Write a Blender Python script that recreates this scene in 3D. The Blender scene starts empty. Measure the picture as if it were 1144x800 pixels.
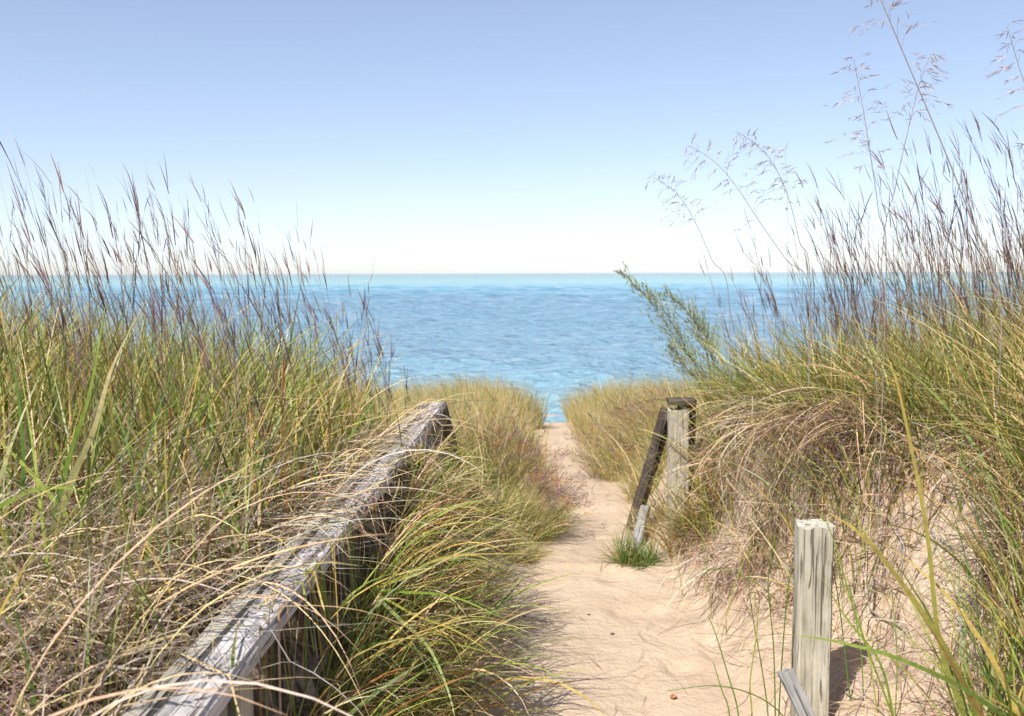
import bpy, math, random
import numpy as np
from mathutils import Matrix, Vector

R = math.radians
rng = np.random.default_rng(7)
random.seed(7)
scene = bpy.context.scene
COL = scene.collection
TAU = 2 * math.pi

# ------------------------------------------------------------------ camera
# the camera stands at eye height above the sandy landing; +Y runs down the path to the lake
F = 1112.0                      # focal length in photo pixels (35 mm on 36 mm)
cam_d = bpy.data.cameras.new('camera')
cam_d.sensor_width = 36.0
cam_d.lens = 35.0
cam_d.clip_start = 0.05
cam_d.clip_end = 60000
cam = bpy.data.objects.new('camera', cam_d)
COL.objects.link(cam)
CAMROT = Matrix.Rotation(R(1.96), 3, 'Z') @ Matrix.Rotation(R(90 - 4.88), 3, 'X') @ Matrix.Rotation(R(-0.2), 3, 'Z')
cam.matrix_world = CAMROT.to_4x4()
scene.camera = cam
cam_d.dof.use_dof = True
cam_d.dof.focus_distance = 3.3
cam_d.dof.aperture_fstop = 6.5


def at(u, v, y):
    """world point seen at photo pixel (u, v) at distance y down the path"""
    d = CAMROT @ Vector(((u - 572) / F, -(v - 400) / F, -1))
    return np.array(d * (y / d.y))


# ------------------------------------------------------------------ noise / terrain
def _hash(ix, iy, seed):
    h = (ix.astype(np.int64) * 374761393 + iy.astype(np.int64) * 668265263 + seed * 1442695041) & 0x7fffffff
    h = ((h ^ (h >> 13)) * 1274126177) & 0x7fffffff
    h = h ^ (h >> 16)
    return (h & 0xffff) / 65535.0


def vnoise(x, y, seed=0):
    x = np.asarray(x, float); y = np.asarray(y, float)
    ix = np.floor(x); iy = np.floor(y)
    fx = x - ix; fy = y - iy
    fx = fx * fx * (3 - 2 * fx); fy = fy * fy * (3 - 2 * fy)
    a = _hash(ix, iy, seed); b = _hash(ix + 1, iy, seed)
    c = _hash(ix, iy + 1, seed); d = _hash(ix + 1, iy + 1, seed)
    return (a * (1 - fx) + b * fx) * (1 - fy) + (c * (1 - fx) + d * fx) * fy - 0.5


def fbm(x, y, seed=0, oct=4):
    s = 0; a = 1.0
    for k in range(oct):
        s = s + a * vnoise(x * 2 ** k + 17.3 * k, y * 2 ** k - 9.1 * k, seed + k)
        a *= 0.5
    return s


def sm(t):
    t = np.clip(t, 0, 1)
    return t * t * (3 - 2 * t)


def path_z(y):
    z = np.interp(y, [-80, 0, 5.5, 16, 19, 30, 44, 80, 400], [-1.0, -1.62, -1.66, -2.40, -3.0, -5.6, -6.25, -7.5, -9.0])
    return z


def path_c(y):
    return np.interp(y, [-5, 2, 3.7, 5, 6.5, 9, 12, 16, 30], [.15, .2, .23, .27, .32, .38, .10, .05, .05])


def path_w(y):
    return np.interp(y, [-5, 2, 3.7, 5, 6.5, 9, 12, 16, 30], [.6, .5, .48, .46, .28, .26, .25, .26, .5])


def edge_r(y):
    return np.interp(y, [-5, 2, 3.5, 4.3, 5, 6, 7.5, 9, 16], [2.2, 1.9, 1.7, 1.4, 1.2, 1.05, 1.0, 1.0, .7])


def high_r(y):
    return np.interp(y, [-5, 3.5, 5, 6, 7.5, 9, 12, 16, 22, 40], [.9, .98, .9, .82, .5, .34, .28, .22, .1, 0])


def high_l(y):
    return np.interp(y, [-5, 3, 6, 6.8, 7.6, 9, 12, 16, 22, 40], [.74, .76, .76, .66, .42, .27, .24, .22, .1, 0])


def terrain(x, y):
    x = np.asarray(x, float); y = np.asarray(y, float)
    d = x - path_c(y); w = path_w(y)
    # right bank: a shallow toe then a steep face
    e = edge_r(y) - path_c(y)
    t = np.clip((d - w) / np.maximum(e - w, .1), 0, 3)
    face = np.where(t < .45, .20 * sm(t / .45) * 0.9, .18 + .82 * sm((t - .45) / .55))
    far = np.clip(np.abs(x) - 2, 0, 6) * .06 * np.interp(y, [6, 9, 16, 25], [1, .6, .3, 0])
    zr = high_r(y) * face + far
    tl = np.clip((-d - w) / np.interp(y, [3, 5, 5.8, 7, 9], [.52, .52, .8, .7, .5]), 0, 1)
    deep = np.interp(y, [5.0, 5.5, 6.0, 6.5, 7.3, 8.4], [1, .78, .5, .28, .3, 1])
    hl_ = high_l(y) * (deep + (1 - deep) * sm((-x - .85) / .5))
    zl = hl_ * sm(tl) + far
    z = path_z(y) + np.where(d > 0, zr, zl)
    bank = np.clip(np.where(d > 0, (d - w) / .4, (-d - w) / .4), 0, 1)
    fade = np.interp(y, [-10, 0, 20, 40], [.3, 1, 1, .2])
    z = z + fade * (.016 * fbm(x * 3.2, y * 3.2, 3, 3) + .02 * (1 - .4 * bank) * vnoise(x * 1.4, y * 1.2, 9)
                    + bank * (.08 * fbm(x * 2.2, y * 2.2, 21, 3) + .05 * fbm(x * 8, y * 8, 25, 4)))
    # trodden hollows of old footprints
    n = vnoise(x * 5.5 + 3, y * 4.2, 33)
    z = z - fade * (1 - bank) * .03 * sm((n - .10) / .3)
    n2 = vnoise(x * 7.3 - 5, y * 6.1 + 2, 35)
    z = z + fade * (1 - bank) * .008 * sm((n2 - .1) / .25)
    return z


RAIL_Z = -.78
RAIL_X0, RAIL_X1 = -.757, -.607


def floor_z(x, y):
    z = terrain(x, y)
    on = (x > RAIL_X0 - .01) & (x < RAIL_X1 + .012) & (y < 6.02) & (y > .3)
    return np.where(on, np.maximum(z, RAIL_Z + .004), z)


# ------------------------------------------------------------------ materials
def nodes_of(m):
    m.use_nodes = True
    nt = m.node_tree
    nt.nodes.clear()
    return nt, nt.nodes, nt.links


def N(nt, typ, **kw):
    n = nt.nodes.new(typ)
    for k, v in kw.items():
        if k.startswith('_'):
            setattr(n, k[1:], v)
        else:
            key = int(k[1:]) if k[0] == 'i' and k[1:].isdigit() else k.replace('__', ' ')
            n.inputs[key].default_value = v
    return n


def ramp(nt, stops, interp='LINEAR'):
    r = nt.nodes.new('ShaderNodeValToRGB')
    r.color_ramp.interpolation = interp
    el = r.color_ramp.elements
    while len(el) < len(stops):
        el.new(.5)
    for e, (p, c) in zip(el, stops):
        e.position = p
        e.color = (*c, 1) if len(c) == 3 else c
    return r


def mat_leaf(name, trans=.35, rough=.45, spec=.35):
    m = bpy.data.materials.new(name)
    nt, ns, ln = nodes_of(m)
    a = N(nt, 'ShaderNodeAttribute', _attribute_name='col')
    nz = N(nt, 'ShaderNodeTexNoise', Scale=60.0, Detail=2.0)
    geo = ns.new('ShaderNodeNewGeometry')
    ln.new(geo.outputs['Position'], nz.inputs['Vector'])
    mr = N(nt, 'ShaderNodeMapRange', i1=.3, i2=.7, i3=.78, i4=1.2)
    ln.new(nz.outputs['Fac'], mr.inputs[0])
    mul = ns.new('ShaderNodeVectorMath'); mul.operation = 'SCALE'
    ln.new(a.outputs['Color'], mul.inputs[0]); ln.new(mr.outputs[0], mul.inputs['Scale'])
    p = N(nt, 'ShaderNodeBsdfPrincipled', Roughness=rough)
    p.inputs['Specular IOR Level'].default_value = spec
    ln.new(mul.outputs[0], p.inputs['Base Color'])
    t = ns.new('ShaderNodeBsdfTranslucent')
    ln.new(mul.outputs[0], t.inputs['Color'])
    mx = N(nt, 'ShaderNodeMixShader', i0=trans)
    ln.new(p.outputs[0], mx.inputs[1]); ln.new(t.outputs[0], mx.inputs[2])
    o = ns.new('ShaderNodeOutputMaterial')
    ln.new(mx.outputs[0], o.inputs[0])
    return m


M_LEAF = mat_leaf('grass leaf', .28, .42, .4)
M_DRY = mat_leaf('dry grass', .22, .7, .2)
M_STEM = mat_leaf('seed stem', .15, .6, .2)


def mat_sand():
    m = bpy.data.materials.new('dune sand')
    nt, ns, ln = nodes_of(m)
    geo = ns.new('ShaderNodeNewGeometry')
    big = N(nt, 'ShaderNodeTexNoise', Scale=1.7, Detail=5.0, Roughness=.6)
    ln.new(geo.outputs['Position'], big.inputs['Vector'])
    c = ramp(nt, [(.3, (.45, .345, .25)), (.55, (.515, .405, .30)), (.75, (.56, .455, .35))])
    ln.new(big.outputs['Fac'], c.inputs[0])
    grain = N(nt, 'ShaderNodeTexNoise', Scale=420.0, Detail=3.0, Roughness=.7)
    ln.new(geo.outputs['Position'], grain.inputs['Vector'])
    gm = N(nt, 'ShaderNodeMapRange', i1=.3, i2=.7, i3=.80, i4=1.16)
    ln.new(grain.outputs['Fac'], gm.inputs[0])
    sc = ns.new('ShaderNodeVectorMath'); sc.operation = 'SCALE'
    ln.new(c.outputs[0], sc.inputs[0]); ln.new(gm.outputs[0], sc.inputs['Scale'])
    # crumbs of dark plant debris in the sand
    vo = N(nt, 'ShaderNodeTexVoronoi', Scale=34.0, Randomness=1.0)
    ln.new(geo.outputs['Position'], vo.inputs['Vector'])
    lt = N(nt, 'ShaderNodeMath', _operation='LESS_THAN', i1=.10)
    ln.new(vo.outputs['Distance'], lt.inputs[0])
    pick = N(nt, 'ShaderNodeSeparateColor')
    ln.new(vo.outputs['Color'], pick.inputs[0])
    gt = N(nt, 'ShaderNodeMath', _operation='GREATER_THAN', i1=.80)
    ln.new(pick.outputs[0], gt.inputs[0])
    an = N(nt, 'ShaderNodeMath', _operation='MULTIPLY')
    ln.new(lt.outputs[0], an.inputs[0]); ln.new(gt.outputs[0], an.inputs[1])
    mx = N(nt, 'ShaderNodeMix', _data_type='RGBA')
    mx.inputs[7].default_value = (.16, .11, .08, 1)
    am = N(nt, 'ShaderNodeMath', _operation='MULTIPLY', i1=.75)
    ln.new(an.outputs[0], am.inputs[0])
    ln.new(am.outputs[0], mx.inputs[0]); ln.new(sc.outputs[0], mx.inputs[6])
    # leaf litter and roots that cover the ground among the grass, darkened to deepen the shade between blades
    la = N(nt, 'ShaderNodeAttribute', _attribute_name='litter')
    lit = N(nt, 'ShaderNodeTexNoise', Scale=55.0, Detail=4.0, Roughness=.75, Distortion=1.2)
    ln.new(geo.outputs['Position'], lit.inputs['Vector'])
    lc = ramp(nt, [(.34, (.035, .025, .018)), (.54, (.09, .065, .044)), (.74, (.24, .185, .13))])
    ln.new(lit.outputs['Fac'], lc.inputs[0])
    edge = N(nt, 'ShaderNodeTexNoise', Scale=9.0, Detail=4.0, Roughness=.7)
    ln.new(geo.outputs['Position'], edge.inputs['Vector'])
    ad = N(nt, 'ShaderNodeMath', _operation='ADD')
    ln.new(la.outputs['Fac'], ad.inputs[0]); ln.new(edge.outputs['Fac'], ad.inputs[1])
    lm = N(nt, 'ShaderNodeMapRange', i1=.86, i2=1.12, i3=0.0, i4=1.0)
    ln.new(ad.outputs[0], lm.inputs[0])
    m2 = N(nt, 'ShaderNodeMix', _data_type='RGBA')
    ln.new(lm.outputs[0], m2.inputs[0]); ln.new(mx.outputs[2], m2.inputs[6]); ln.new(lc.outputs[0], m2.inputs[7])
    p = N(nt, 'ShaderNodeBsdfPrincipled', Roughness=.95)
    p.inputs['Specular IOR Level'].default_value = .15
    ln.new(m2.outputs[2], p.inputs['Base Color'])
    b0 = N(nt, 'ShaderNodeTexNoise', Scale=22.0, Detail=5.0, Roughness=.65)
    ln.new(geo.outputs['Position'], b0.inputs['Vector'])
    b1 = N(nt, 'ShaderNodeBump', Strength=.8, Distance=.026)
    ln.new(b0.outputs['Fac'], b1.inputs['Height'])
    b2 = N(nt, 'ShaderNodeBump', Strength=.35, Distance=.002)
    ln.new(grain.outputs['Fac'], b2.inputs['Height']); ln.new(b1.outputs[0], b2.inputs['Normal'])
    ln.new(b2.outputs[0], p.inputs['Normal'])
    o = ns.new('ShaderNodeOutputMaterial'); ln.new(p.outputs[0], o.inputs[0])
    return m


def mat_wood(name, light, mid, dark, crack=.5, seed=0.0, green=None):
    """weathered timber: grain runs along the object's local X"""
    m = bpy.data.materials.new(name)
    nt, ns, ln = nodes_of(m)
    tc = ns.new('ShaderNodeTexCoord')
    mp = ns.new('ShaderNodeMapping')
    mp.inputs['Scale'].default_value = (2.2, 60, 60)
    mp.inputs['Location'].default_value = (seed, seed * 2, seed * 3)
    ln.new(tc.outputs['Object'], mp.inputs['Vector'])
    g = N(nt, 'ShaderNodeTexNoise', Scale=1.0, Detail=6.0, Roughness=.65, Distortion=.6)
    ln.new(mp.outputs[0], g.inputs['Vector'])
    c = ramp(nt, [(.25, dark), (.45, mid), (.7, light)])
    ln.new(g.outputs['Fac'], c.inputs[0])
    mp2 = ns.new('ShaderNodeMapping')
    mp2.inputs['Scale'].default_value = (3.4, 70, 70)
    mp2.inputs['Location'].default_value = (5 + seed, 0, 3)
    ln.new(tc.outputs['Object'], mp2.inputs['Vector'])
    k = N(nt, 'ShaderNodeTexNoise', Scale=1.0, Detail=3.0, Roughness=.5, Distortion=1.0)
    ln.new(mp2.outputs[0], k.inputs['Vector'])
    km = N(nt, 'ShaderNodeMapRange', i1=.60 - .12 * crack, i2=.66 - .1 * crack, i3=0.0, i4=1.0)
    ln.new(k.outputs['Fac'], km.inputs[0])
    mx = N(nt, 'ShaderNodeMix', _data_type='RGBA')
    mx.inputs[7].default_value = (dark[0] * .45, dark[1] * .42, dark[2] * .4, 1)
    kf = N(nt, 'ShaderNodeMath', _operation='MULTIPLY', i1=.85)
    ln.new(km.outputs[0], kf.inputs[0])
    ln.new(kf.outputs[0], mx.inputs[0]); ln.new(c.outputs[0], mx.inputs[6])
    st = N(nt, 'ShaderNodeTexNoise', Scale=5.0, Detail=4.0, Roughness=.6)
    ln.new(tc.outputs['Object'], st.inputs['Vector'])
    sr = ramp(nt, [(.35, (.72, .70, .66)), (.65, (1.1, 1.1, 1.12))])
    ln.new(st.outputs['Fac'], sr.inputs[0])
    m3 = N(nt, 'ShaderNodeMix', _data_type='RGBA', _blend_type='MULTIPLY')
    m3.inputs[0].default_value = 1
    ln.new(mx.outputs[2], m3.inputs[6]); ln.new(sr.outputs[0], m3.inputs[7])
    p = N(nt, 'ShaderNodeBsdfPrincipled', Roughness=.85)
    p.inputs['Specular IOR Level'].default_value = .25
    ln.new(m3.outputs[2], p.inputs['Base Color'])
    hs = N(nt, 'ShaderNodeMath', _operation='SUBTRACT')
    ln.new(g.outputs['Fac'], hs.inputs[0]); ln.new(km.outputs[0], hs.inputs[1])
    b = N(nt, 'ShaderNodeBump', Strength=.7, Distance=.006)
    ln.new(hs.outputs[0], b.inputs['Height'])
    ln.new(b.outputs[0], p.inputs['Normal'])
    o = ns.new('ShaderNodeOutputMaterial'); ln.new(p.outputs[0], o.inputs[0])
    return m


def mat_plain(name, c1, c2, rough=.8, scale=40):
    m = bpy.data.materials.new(name)
    nt, ns, ln = nodes_of(m)
    geo = ns.new('ShaderNodeNewGeometry')
    n = N(nt, 'ShaderNodeTexNoise', Scale=float(scale), Detail=4.0)
    ln.new(geo.outputs['Position'], n.inputs['Vector'])
    c = ramp(nt, [(.35, c1), (.65, c2)])
    ln.new(n.outputs['Fac'], c.inputs[0])
    p = N(nt, 'ShaderNodeBsdfPrincipled', Roughness=rough)
    ln.new(c.outputs[0], p.inputs['Base Color'])
    b = N(nt, 'ShaderNodeBump', Strength=.5, Distance=.003)
    ln.new(n.outputs['Fac'], b.inputs['Height']); ln.new(b.outputs[0], p.inputs['Normal'])
    o = ns.new('ShaderNodeOutputMaterial'); ln.new(p.outputs[0], o.inputs[0])
    return m


def mat_water():
    m = bpy.data.materials.new('lake water')
    nt, ns, ln = nodes_of(m)
    geo = ns.new('ShaderNodeNewGeometry')
    sep = ns.new('ShaderNodeSeparateXYZ')
    ln.new(geo.outputs['Position'], sep.inputs[0])
    # depth bands: shallow bar, deeper trough, pale turquoise far bar, deep water
    wob = N(nt, 'ShaderNodeTexNoise', Scale=.012, Detail=3.0)
    ln.new(geo.outputs['Position'], wob.inputs['Vector'])
    lg = N(nt, 'ShaderNodeMath', _operation='LOGARITHM', i1=10.0)
    ln.new(sep.outputs['Y'], lg.inputs[0])
    wm = N(nt, 'ShaderNodeMapRange', i1=.3, i2=.7, i3=-.12, i4=.12)
    ln.new(wob.outputs['Fac'], wm.inputs[0])
    ad = N(nt, 'ShaderNodeMath', _operation='ADD')
    ln.new(lg.outputs[0], ad.inputs[0]); ln.new(wm.outputs[0], ad.inputs[1])
    mr = N(nt, 'ShaderNodeMapRange', i1=1.4, i2=3.6, i3=0.0, i4=1.0)
    ln.new(ad.outputs[0], mr.inputs[0])
    c = ramp(nt, WATER_STOPS)
    ln.new(mr.outputs[0], c.inputs[0])
    p = N(nt, 'ShaderNodeBsdfPrincipled', Roughness=.06, IOR=1.333)
    p.inputs['Specular IOR Level'].default_value = .5
    ln.new(c.outputs[0], p.inputs['Base Color'])
    mp = ns.new('ShaderNodeMapping'); mp.inputs['Scale'].default_value = (.45, 1.0, 1.0)
    mp.inputs['Rotation'].default_value = (0, 0, R(8))
    ln.new(geo.outputs['Position'], mp.inputs['Vector'])
    w1 = N(nt, 'ShaderNodeTexNoise', Scale=2.6, Detail=4.0, Roughness=.55, Distortion=.4)
    ln.new(mp.outputs[0], w1.inputs['Vector'])
    w2 = N(nt, 'ShaderNodeTexNoise', Scale=.45, Detail=3.0, Roughness=.5)
    ln.new(mp.outputs[0], w2.inputs['Vector'])
    b1 = N(nt, 'ShaderNodeBump', Strength=1.0, Distance=WAVE2)
    ln.new(w2.outputs['Fac'], b1.inputs['Height'])
    b2 = N(nt, 'ShaderNodeBump', Strength=1.0, Distance=WAVE1)
    ln.new(w1.outputs['Fac'], b2.inputs['Height']); ln.new(b1.outputs[0], b2.inputs['Normal'])
    ln.new(b2.outputs[0], p.inputs['Normal'])
    o = ns.new('ShaderNodeOutputMaterial'); ln.new(p.outputs[0], o.inputs[0])
    return m


WATER_STOPS = [(0.0, (.22, .40, .48)), (.2, (.17, .29, .38)), (.42, (.145, .27, .37)), (.55, (.085, .29, .40)), (.68, (.06, .32, .385)), (.82, (.035, .235, .30)), (1.0, (.02, .15, .23))]
WAVE1, WAVE2 = .5, 1.6
WAVE_A = .0105

# ------------------------------------------------------------------ mesh helpers
def mesh_np(name, verts, faces, mat, col=None, smooth=True, attr=None):
    """verts (n,3), faces (m,4) quads"""
    me = bpy.data.meshes.new(name)
    verts = np.asarray(verts, np.float32); faces = np.asarray(faces, np.int32)
    k = faces.shape[1]
    me.vertices.add(len(verts)); me.vertices.foreach_set('co', verts.ravel())
    me.loops.add(faces.size); me.loops.foreach_set('vertex_index', faces.ravel())
    me.polygons.add(len(faces))
    me.polygons.foreach_set('loop_start', np.arange(0, faces.size, k, dtype=np.int32))
    if smooth:
        me.polygons.foreach_set('use_smooth', np.ones(len(faces), bool))
    if col is not None:
        a = me.color_attributes.new('col', 'FLOAT_COLOR', 'POINT')
        c4 = np.ones((len(verts), 4), np.float32); c4[:, :3] = np.clip(col, 0, 1)
        a.data.foreach_set('color', c4.ravel())
    if attr is not None:
        a = me.attributes.new(attr[0], 'FLOAT', 'POINT')
        a.data.foreach_set('value', np.asarray(attr[1], np.float32))
    me.update(calc_edges=True); me.validate()
    me.materials.append(mat)
    return me


def link(name, me, parent=None, loc=None):
    o = bpy.data.objects.new(name, me)
    COL.objects.link(o)
    if parent is not None:
        o.parent = parent
    if loc is not None:
        o.location = loc
    return o


def tag(o, label=None, cat=None, group=None, kind=None):
    if label: o['label'] = label
    if cat: o['category'] = cat
    if group: o['group'] = group
    if kind: o['kind'] = kind
    return o


def thing(name, loc, label, cat, group=None):
    o = bpy.data.objects.new(name, None)
    COL.objects.link(o)
    o.empty_display_size = .1
    o.location = loc
    return tag(o, label, cat, group)


class Blades:
    """collects grass blades (tapered curved ribbons) into one mesh"""
    def __init__(self):
        self.v = []; self.f = []; self.c = []; self.n = 0

    def ribbon(self, P, W, side, C):
        """P (n,k,3) centre lines, W (n,k) half widths, side (n,k,3), C (n,k,3)"""
        n, k, _ = P.shape
        a = P - side * W[..., None]; b = P + side * W[..., None]
        V = np.stack([a, b], 2).reshape(n, k * 2, 3)
        base = (np.arange(n) * k * 2)[:, None, None]
        i = np.arange(k - 1)[None, :, None] * 2
        q = np.array([0, 1, 3, 2])[None, None, :]
        Fc = base + i + q + self.n
        self.v.append(V.reshape(-1, 3)); self.f.append(Fc.reshape(-1, 4))
        self.c.append(np.repeat(C, 2, axis=1).reshape(-1, 3))
        self.n += n * k * 2

    def add(self, base, az, tilt, curl, L, w, c0, c1, seg=6, wig=.0, clamp=True, roll=1.0, rail=.09, power=1.4, taper=1.0, lift=.0):
        base = np.asarray(base, float); n = len(base)
        ar = lambda q: np.broadcast_to(np.asarray(q, float), (n,))
        az, tilt, curl, L, w = map(ar, (az, tilt, curl, L, w))
        s = np.linspace(0, 1, seg + 1)
        sh = (s[:-1] + s[1:]) / 2
        th = tilt[:, None] + curl[:, None] * sh[None] ** power
        th = np.minimum(th, 3.0)
        wg = (rng.normal(0, 1, n) * wig)[:, None] * sh[None]
        azk = az[:, None] + wg
        D = np.stack([np.sin(th) * np.cos(azk), np.sin(th) * np.sin(azk), np.cos(th)], -1)
        step = (L / seg)[:, None, None] * D
        P = np.concatenate([np.zeros((n, 1, 3)), np.cumsum(step, 1)], 1) + base[:, None, :]
        if clamp:
            fl = floor_z(P[..., 0], P[..., 1]) + .006 + lift * rng.random((n, 1)) + .02 * rng.random((n, 1)) * s[None]
            P[:, 1:, 2] = np.maximum(P[:, 1:, 2], fl[:, 1:])
        # only a few blades lie across the handrail
        Pm = (P[:, 1:] + P[:, :-1]) / 2
        PP = np.concatenate([P, Pm], 1)
        ratio = PP[..., 2] / np.minimum(PP[..., 0], -.05)
        hide = (PP[..., 0] < -.05) & (PP[..., 0] > -.80) & (PP[..., 1] < 6.1) & (PP[..., 1] > .5) & (ratio < 1.30) & (ratio > .5) & (PP[..., 2] < 0)
        hide &= (PP[..., 0] > -.78)
        keep = ~hide.any(1) | (rng.random(n) < rail)
        P = P[keep]; az = az[keep]; w = w[keep]; n = len(P)
        c0 = np.broadcast_to(np.asarray(c0, float), (len(keep), 3))[keep]; c1 = np.broadcast_to(np.asarray(c1, float), (len(keep), 3))[keep]
        T = np.gradient(P, axis=1)
        T /= np.linalg.norm(T, axis=-1, keepdims=True) + 1e-9
        h = np.stack([-np.sin(az), np.cos(az), np.zeros(n)], -1)[:, None, :] * np.ones((1, seg + 1, 1))
        h = h - T * (h * T).sum(-1, keepdims=True)
        h /= np.linalg.norm(h, axis=-1, keepdims=True) + 1e-9
        nrm = np.cross(T, h)
        r = (rng.uniform(-1, 1, n) * roll)[:, None, None] + (rng.normal(0, .5, n))[:, None, None] * s[None, :, None]
        side = np.cos(r) * h + np.sin(r) * nrm
        prof = np.clip(np.minimum(.55 + 1.8 * s, 1.0), 0, 1) * (1 - s ** (2.2 / taper)) + .06
        W = w[:, None] * .5 * prof[None]
        c0 = np.broadcast_to(np.asarray(c0, float), (n, 3)); c1 = np.broadcast_to(np.asarray(c1, float), (n, 3))
        C = c0[:, None, :] * (1 - s[None, :, None]) + c1[:, None, :] * s[None, :, None]
        self.ribbon(P, W, side, C)
        return P

    def curve(self, pts, w, c0, c1, face=(0, -1, .25), k=16, taper=1.0, rise=True):
        """one blade through given world points"""
        pts = np.asarray(pts, float)
        t = np.linspace(0, len(pts) - 1, k)
        P = catmull(pts, t)
        T = np.gradient(P, axis=0); T /= np.linalg.norm(T, axis=1, keepdims=True)
        side = np.cross(T, np.asarray(face, float)); side /= np.linalg.norm(side, axis=1, keepdims=True) + 1e-9
        s = np.linspace(0, 1, k)
        prof = (np.minimum(.6 + 2 * s, 1.0) if rise else 1.0) * (1 - s ** (2.5 / taper)) + .08
        C = np.asarray(c0)[None] * (1 - s[:, None]) + np.asarray(c1)[None] * s[:, None]
        self.ribbon(P[None], (w * .5 * prof)[None], side[None], C[None])
        return P

    def mesh(self, name, mat, origin=(0, 0, 0)):
        v = np.concatenate(self.v) - np.asarray(origin)[None]
        return mesh_np(name, v, np.concatenate(self.f), mat, np.concatenate(self.c))


def catmull(p, t):
    n = len(p)
    i = np.clip(np.floor(t).astype(int), 0, n - 2)
    f = (t - i)[:, None]
    g = lambda j: p[np.clip(j, 0, n - 1)]
    p0 = np.where((i - 1 < 0)[:, None], 2 * p[0] - p[1], g(i - 1))
    p3 = np.where((i + 2 > n - 1)[:, None], 2 * p[-1] - p[-2], g(i + 2))
    p1, p2 = g(i), g(i + 1)
    return .5 * (2 * p1 + (p2 - p0) * f + (2 * p0 - 5 * p1 + 4 * p2 - p3) * f ** 2 + (3 * p1 - p0 - 3 * p2 + p3) * f ** 3)


def tubes(curves, mat, name, origin=(0, 0, 0), sides=6):
    """solid tapered stems; curves = list of (points, r0, r1, colour0, colour1)"""
    V = []; Fc = []; C = []; n = 0
    for pts, r0, r1, c0, c1 in curves:
        pts = np.asarray(pts, float)
        k = max(6, 5 * (len(pts) - 1) + 1)
        P = catmull(pts, np.linspace(0, len(pts) - 1, k))
        T = np.gradient(P, axis=0); T /= np.linalg.norm(T, axis=1, keepdims=True) + 1e-9
        a = np.cross(T, [.3, .9, .2]); a /= np.linalg.norm(a, axis=1, keepdims=True) + 1e-9
        b = np.cross(T, a)
        s = np.linspace(0, 1, k); r = r0 * (1 - s) + r1 * s
        ph = np.arange(sides) / sides * TAU
        ring = P[:, None, :] + r[:, None, None] * (np.cos(ph)[None, :, None] * a[:, None, :] + np.sin(ph)[None, :, None] * b[:, None, :])
        V.append(ring.reshape(-1, 3))
        C.append(np.repeat(np.asarray(c0)[None] * (1 - s[:, None]) + np.asarray(c1)[None] * s[:, None], sides, 0))
        i = np.arange(k - 1)[:, None] * sides; j = np.arange(sides)[None]
        q = np.stack([i + j, i + (j + 1) % sides, i + sides + (j + 1) % sides, i + sides + j], -1).reshape(-1, 4) + n
        Fc.append(q); n += k * sides
    return mesh_np(name, np.concatenate(V) - np.asarray(origin)[None], np.concatenate(Fc), mat, np.concatenate(C))


# ---- colours (linear base colours)
GREEN = np.array([.135, .225, .035]); DEEP = np.array([.06, .135, .025]); LIME = np.array([.26, .33, .055])
GOLD = np.array([.46, .34, .085]); STRAW = np.array([.57, .45, .235]); TAN = np.array([.51, .375, .235])
GREY = np.array([.50, .43, .355]); BROWN = np.array([.24, .15, .085]); RUST = np.array([.36, .17, .05])
PURP = np.array([.115, .072, .088]); MAUVE = np.array([.24, .15, .14]); SAGE = np.array([.17, .21, .10])
BLUEG = np.array([.09, .165, .075])


def palette(n, opts):
    cols = np.array([o[0] for o in opts]); p = np.array([o[1] for o in opts], float); p /= p.sum()
    idx = rng.choice(len(opts), n, p=p)
    c = cols[idx] * rng.uniform(.75, 1.25, (n, 1)) * rng.uniform(.92, 1.08, (n, 3))
    return c


def tips(c, n, yellow=.5):
    f = rng.random((n, 1)) ** 1.5 * yellow * 1.6
    f = np.clip(f, 0, 1)
    t = np.where(rng.random((n, 1)) < .6, STRAW[None], GOLD[None])
    return c * (1 - f) + t * f


def on_ground(x, y, dz=0):
    return np.stack([x, y, terrain(x, y) + dz], -1)


def scatter(n, x0, x1, y0, y1, dens=None):
    out_x = []; out_y = []; got = 0
    while got < n:
        x = rng.uniform(x0, x1, n * 2); y = rng.uniform(y0, y1, n * 2)
        if dens is not None:
            keep = rng.random(n * 2) < dens(x, y)
            x = x[keep]; y = y[keep]
        out_x.append(x); out_y.append(y); got += len(x)
    return np.concatenate(out_x)[:n], np.concatenate(out_y)[:n]


def seed_stems(B, base, az, tilt, curl, L, w, c0, c1, cb, nb=(6, 12), bl=(.06, .17), start=.42, bw=.0042, spread=.14, seg=9):
    """tall flowering stems with short ascending side spikes"""
    P = B.add(base, az, tilt, curl, L, w, c0, c1, seg=seg, wig=.25, clamp=False, roll=3, taper=1.6)
    cb = np.broadcast_to(cb, (len(base), 3))[:len(P)]
    n = len(P)
    m = rng.integers(nb[0], nb[1] + 1, n)
    idx = np.repeat(np.arange(n), m)
    s = rng.uniform(start, 1.0, len(idx)) * seg
    i = np.clip(np.floor(s).astype(int), 0, seg - 1); f = (s - i)[:, None]
    p = P[idx, i] * (1 - f) + P[idx, i + 1] * f
    T = P[idx, i + 1] - P[idx, i]; T /= np.linalg.norm(T, axis=1, keepdims=True)
    th0 = np.arccos(np.clip(T[:, 2], -1, 1)); az0 = np.arctan2(T[:, 1], T[:, 0])
    k = len(idx)
    th = np.abs(th0 + rng.normal(0, spread, k)); a2 = az0 + rng.normal(0, spread * 1.6, k)
    cc = np.broadcast_to(cb, (n, 3))[idx] * rng.uniform(.7, 1.3, (k, 1))
    B.add(p, a2, th, rng.uniform(-.2, .5, k), rng.uniform(*bl, k), bw * rng.uniform(.6, 1.3, k), cc, cc * 1.15, seg=3, clamp=False, roll=3)
    return P


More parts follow.
